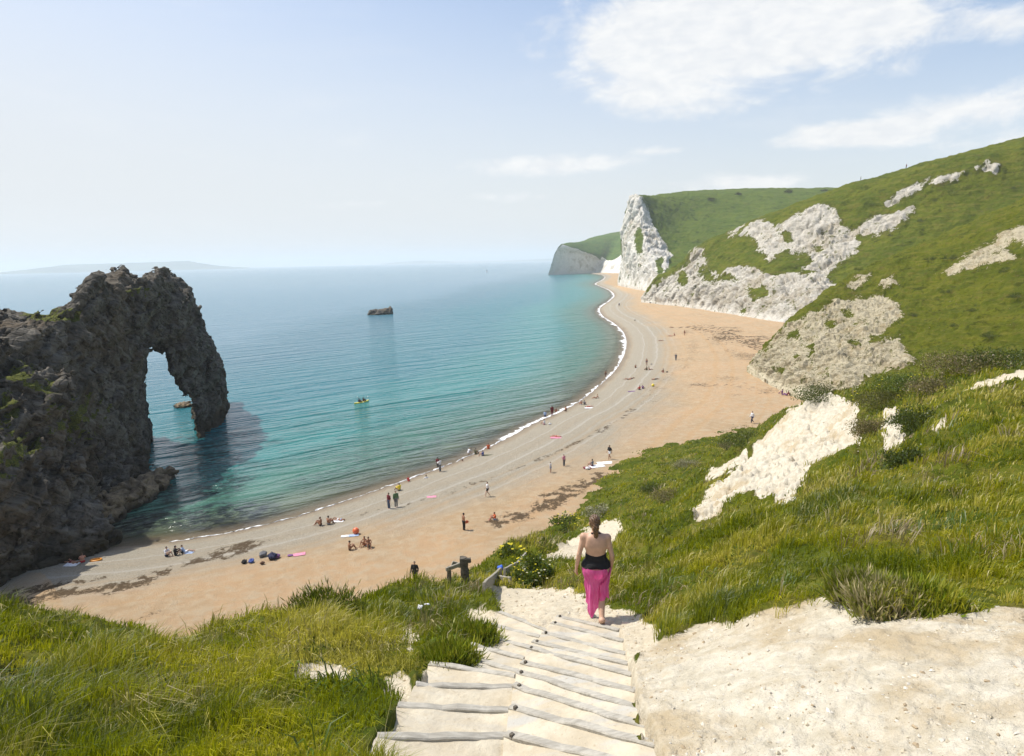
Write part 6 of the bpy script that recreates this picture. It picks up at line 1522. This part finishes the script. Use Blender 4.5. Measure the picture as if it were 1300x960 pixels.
# ------------------------------------------------------------------ shrubs, flowering plants and tussocks of the slope
LEAFM = grass_mat('shrub_leaves', .25)
def shrub(name, P, rx, ry, rz, n, leaf, cols, label, cat, group, flower=None, nf=0, seed=1, fl=.03, spiky=0.0):
    g = np.random.default_rng(seed); root = empty(name, P); tag(root, label, cat, group)
    # branching stems
    bm = bmesh.new()
    ends = []
    for i in range(9):
        a = g.uniform(0, 2 * math.pi); rr_ = g.uniform(.2, .8); e = Vector((math.cos(a) * rx * rr_, math.sin(a) * ry * rr_, rz * g.uniform(.5, .95))); s_ = Vector((math.cos(a) * rx * .1, math.sin(a) * ry * .1, -.05)); ends.append(e)
        prev = None
        for u_ in np.linspace(0, 1, 5):
            c = s_.lerp(e, u_) + Vector((0, 0, .1 * rz * math.sin(u_ * 3))); w = .018 * (1.2 - u_) * max(rz, .4)
            ring = [bm.verts.new(c + Vector((math.cos(b) * w, math.sin(b) * w, 0))) for b in (0, 2.1, 4.2)]
            if prev:
                for k in range(3): bm.faces.new((prev[k], prev[(k + 1) % 3], ring[(k + 1) % 3], ring[k]))
            prev = ring
    obj('stems', bm_mesh('stems', bm, True), POSTWOOD, root)
    cl = g.normal(size=(max(8, n // 60), 3)); cl /= np.linalg.norm(cl, axis=1)[:, None]; cl[:, 2] = np.abs(cl[:, 2]); cl *= g.uniform(.45, 1.0, (len(cl), 1))
    k = g.integers(0, len(cl), n); q = cl[k] + g.normal(size=(n, 3)) * .17; q[:, 2] = np.abs(q[:, 2])
    c = q * (rx, ry, rz)
    dr = g.normal(size=(n, 3)) + q * 1.0 + np.array((0, 0, .5 + spiky * 2)); dr /= np.linalg.norm(dr, axis=1)[:, None]
    sd = np.cross(dr, g.normal(size=(n, 3))); sd /= np.linalg.norm(sd, axis=1)[:, None]
    L_ = leaf * g.uniform(.6, 1.4, n)[:, None] * (1 + spiky * 3); w_ = leaf * .38 * g.uniform(.7, 1.2, n)[:, None] * (1 - .6 * min(spiky, 1))
    V = np.stack([c, c + dr * L_ * .5 + sd * w_, c + dr * L_, c + dr * L_ * .5 - sd * w_], 1).reshape(-1, 3); i = np.arange(n) * 4
    cc = np.array(cols)[g.integers(0, len(cols), n)] * g.uniform(.7, 1.3, (n, 1)) * (.8 + .5 * g.random(len(cl)))[k][:, None]
    V = V; T_ = np.repeat(cc, 4, 0)
    if nf:                                                       # open flower heads among the leaves
        pk = g.normal(size=(nf, 3)); pk /= np.linalg.norm(pk, axis=1)[:, None]; pk[:, 2] = np.abs(pk[:, 2]) * .8 + .3; pk = pk * (rx, ry, rz * 1.05)
        for da in (0, .785):
            qv = np.array([(math.cos(da + q_ * math.pi / 2), math.sin(da + q_ * math.pi / 2), .15) for q_ in range(4)]) * fl
            V = np.r_[V, (pk[:, None] + qv[None] + (0, 0, da * .01)).reshape(-1, 3)]; T_ = np.r_[T_, np.repeat(np.array(flower)[None], nf * 4, 0)]
        n += 2 * nf; i = np.arange(n) * 4
    obj('foliage', mesh_np('foliage', V, np.stack([i, i + 1, i + 2, i + 3], 1), True, None, {'tint': T_}), LEAFM, root)
    return root
YF = (.72, .62, .04); WF = (.70, .66, .45)
GRN = [(.06, .10, .015), (.09, .14, .02), (.13, .17, .03)]; OLV = [(.10, .10, .03), (.15, .14, .05), (.08, .085, .03)]; BRN = [(.20, .15, .08), (.30, .24, .13), (.12, .10, .05), (.15, .15, .05)]; DKG = [(.03, .05, .01), (.05, .075, .015), (.07, .10, .02)]
TGR = [(.10, .15, .010), (.19, .225, .014), (.29, .29, .03)]; TBR = [(.36, .30, .16), (.26, .25, .07), (.18, .21, .03), (.42, .36, .2)]
def hp(px, py): return hill_pt(px, py)
shrub('flowering_plant', hp(668, 738), .50, .5, .55, 900, .08, GRN, 'yellow flowering plant at the left of the clump above the sandy path', 'plant', 'yellow flowering plants', YF, 22, 1, .03)
shrub('flowering_plant', hp(684, 737), .45, .5, .55, 800, .08, GRN, 'cream and yellow flowering plant at the right of the clump above the sandy path', 'plant', 'yellow flowering plants', WF, 22, 2, .032)
shrub('flowering_plant', hp(720, 668), .8, .8, .7, 700, .12, GRN, 'yellow flowering plant on the beach edge left of the woman', 'plant', 'yellow flowering plants', YF, 22, 3, .055)
shrub('flowering_plant', hp(648, 708), .6, .6, .4, 400, .1, GRN, 'low yellow flowering plant at the crest of the grass hump', 'plant', 'yellow flowering plants', YF, 20, 4, .06)
shrub('shrub', hp(762, 655), 1.1, 1.0, .7, 900, .13, [(.45, .42, .34), (.35, .34, .22), (.22, .22, .10)], 'pale bleached shrub above the upper bend of the sand path', 'shrub', 'shrubs on the slope', None, 0, 5)
for k, (x, y, rx, rz, cols, lab) in enumerate([(1118, 512, 1.5, .8, OLV, 'olive gorse bush crowning the chalk spur'), (1150, 492, 1.6, .8, GRN, 'green bush behind the gorse crown of the chalk spur'), (1185, 496, 1.3, .7, BRN, 'brown twiggy bush right of the spur crown'), (1108, 548, .9, .6, BRN, 'dark brown bush overhanging the head of the chalk spur'), (1040, 506, 1.6, .9, DKG, 'dark green bush on the seaward lip of the chalk spur'),
                                               (1165, 540, .9, .6, DKG, 'dark green bush in the hollow right of the spur'), (1150, 590, .6, .45, DKG, 'small dark bush on the slope below the hollow'), (945, 562, 1.6, .9, DKG, 'dark bush on the foot of the chalk spur facing the sand'), (925, 568, 1.3, .8, BRN, 'brown bush by the scree at the beach edge'), (870, 592, 1.4, .8, [(.40, .37, .28), (.25, .23, .12)], 'bleached grey bush in the grass left of the scree'), (830, 625, 1.5, .7, DKG, 'dark tuft of scrub on the lower grass slope'), (850, 632, 1.3, .6, BRN, 'brown tuft of scrub on the lower grass slope'), (1260, 462, 2.0, .8, DKG, 'dark scrub along the bank above the right hand path'), (1225, 468, 2.0, .8, BRN, 'brown scrub along the bank above the right hand path')]):
    P = hp(x, y)
    if P is not None: shrub('bush', P - np.array((0, 0, .1)), rx, rx * .8, rz, 3200, .05 + .015 * rx, cols, lab, 'bush', 'bushes on the slope', YF if 'gorse' in lab else None, 12 if 'gorse' in lab else 0, 20 + k, .055)
for k, (x, y, r_, h_, cols, lab) in enumerate([(1122, 768, .34, .20, TBR, 'dry brown tussock overhanging the chalk bank on the right'), (1092, 752, .34, .22, TBR + TGR, 'mixed dry and green tussock at the left end of the overhang'), (1165, 766, .34, .2, TGR, 'green tussock at the right end of the overhang'), (596, 816, .40, .24, TGR, 'large shaded tussock overhanging the left steps'), (572, 842, .36, .22, TGR, 'tussock at the near corner of the left steps'), (415, 778, .75, .38, DKG + TGR, 'rounded grass hummock on the left brow against the sand')]):
    P = hp(x, y); shrub('tussock', P - np.array((0, 0, .08)), r_, r_ * .9, h_, 3600, .045, cols, lab, 'tussock', 'grass tussocks by the path', None, 0, 50 + k, spiky=.75)
# dark scrub dots along the far hill
for k, (x, y, s_, lab) in enumerate([(1000, 244, 5, 'dark thicket near the crest of the far green hill, the largest'), (938, 247.5, 4, 'dark thicket left on the crest of the far green hill'), (903, 255, 5, 'lone dark thicket on the face of the far green hill'), (1046, 243, 4, 'dark thicket right on the crest of the far green hill')]):
    me_ = oD.data; vv_ = np.empty(len(me_.vertices) * 3, np.float32); me_.vertices.foreach_get('co', vv_); vv_ = vv_.reshape(-1, 3)
    P = on_surface(vv_, x, y); shrub('thicket', P, s_, s_, s_ * .5, 700, .8, DKG, lab, 'thicket', 'thickets on the far hill', None, 0, 80 + k)
for k, (x, y, s_) in enumerate([(1172, 281, 2.2), (1290, 377, 1.6), (1206, 330, 1.8), (1240, 300, 1.5), (1160, 402, 1.2), (1215, 415, 1.1), (1255, 428, 1.4), (1180, 330, 1.3), (1275, 345, 1.6), (1130, 300, 1.5), (1090, 340, 1.3), (1235, 395, 1.0), (1200, 372, 1.1), (1285, 240, 1.6)]):
    P = on_surface(VB, x, y) if y > 325 else on_surface(VC, x, y)
    if k == 0: sc_ = shrub('scrub_bush', P, s_, s_, s_ * .5, 900, .16, DKG, 'small dark scrub bush dotted on the smooth green hillside', 'bush', 'scrub bushes dotted on the hillside', None, 0, 99); s0_ = s_
    else:
        o = sc_.copy(); COL.objects.link(o); o.location = P; o.scale = (s_ / s0_,) * 3; o.rotation_euler = (0, 0, k * 1.3)
        for ch in list(sc_.children): c_ = ch.copy(); COL.objects.link(c_); c_.parent = o
# litter in the grass
for x, y, lab in ((543, 777, 'scrap of white litter in the grass left of the path'), (534, 781, 'smaller scrap of white litter beside the first')):
    P = hp(x, y); bm = bmesh.new(); bmesh.ops.create_grid(bm, x_segments=4, y_segments=3, size=.045)
    for v_ in bm.verts: v_.co.z = .012 * math.sin(v_.co.x * 90 + x) + .012 * math.cos(v_.co.y * 80)
    bmesh.ops.solidify(bm, geom=list(bm.faces), thickness=.006)
    o = obj('litter', bm_mesh('litter', bm, True), CLOTH['white']); o.location = P + np.array((0, 0, .16)); o.rotation_euler = (.5, .2, x); tag(o, lab, 'litter', 'litter in the grass')
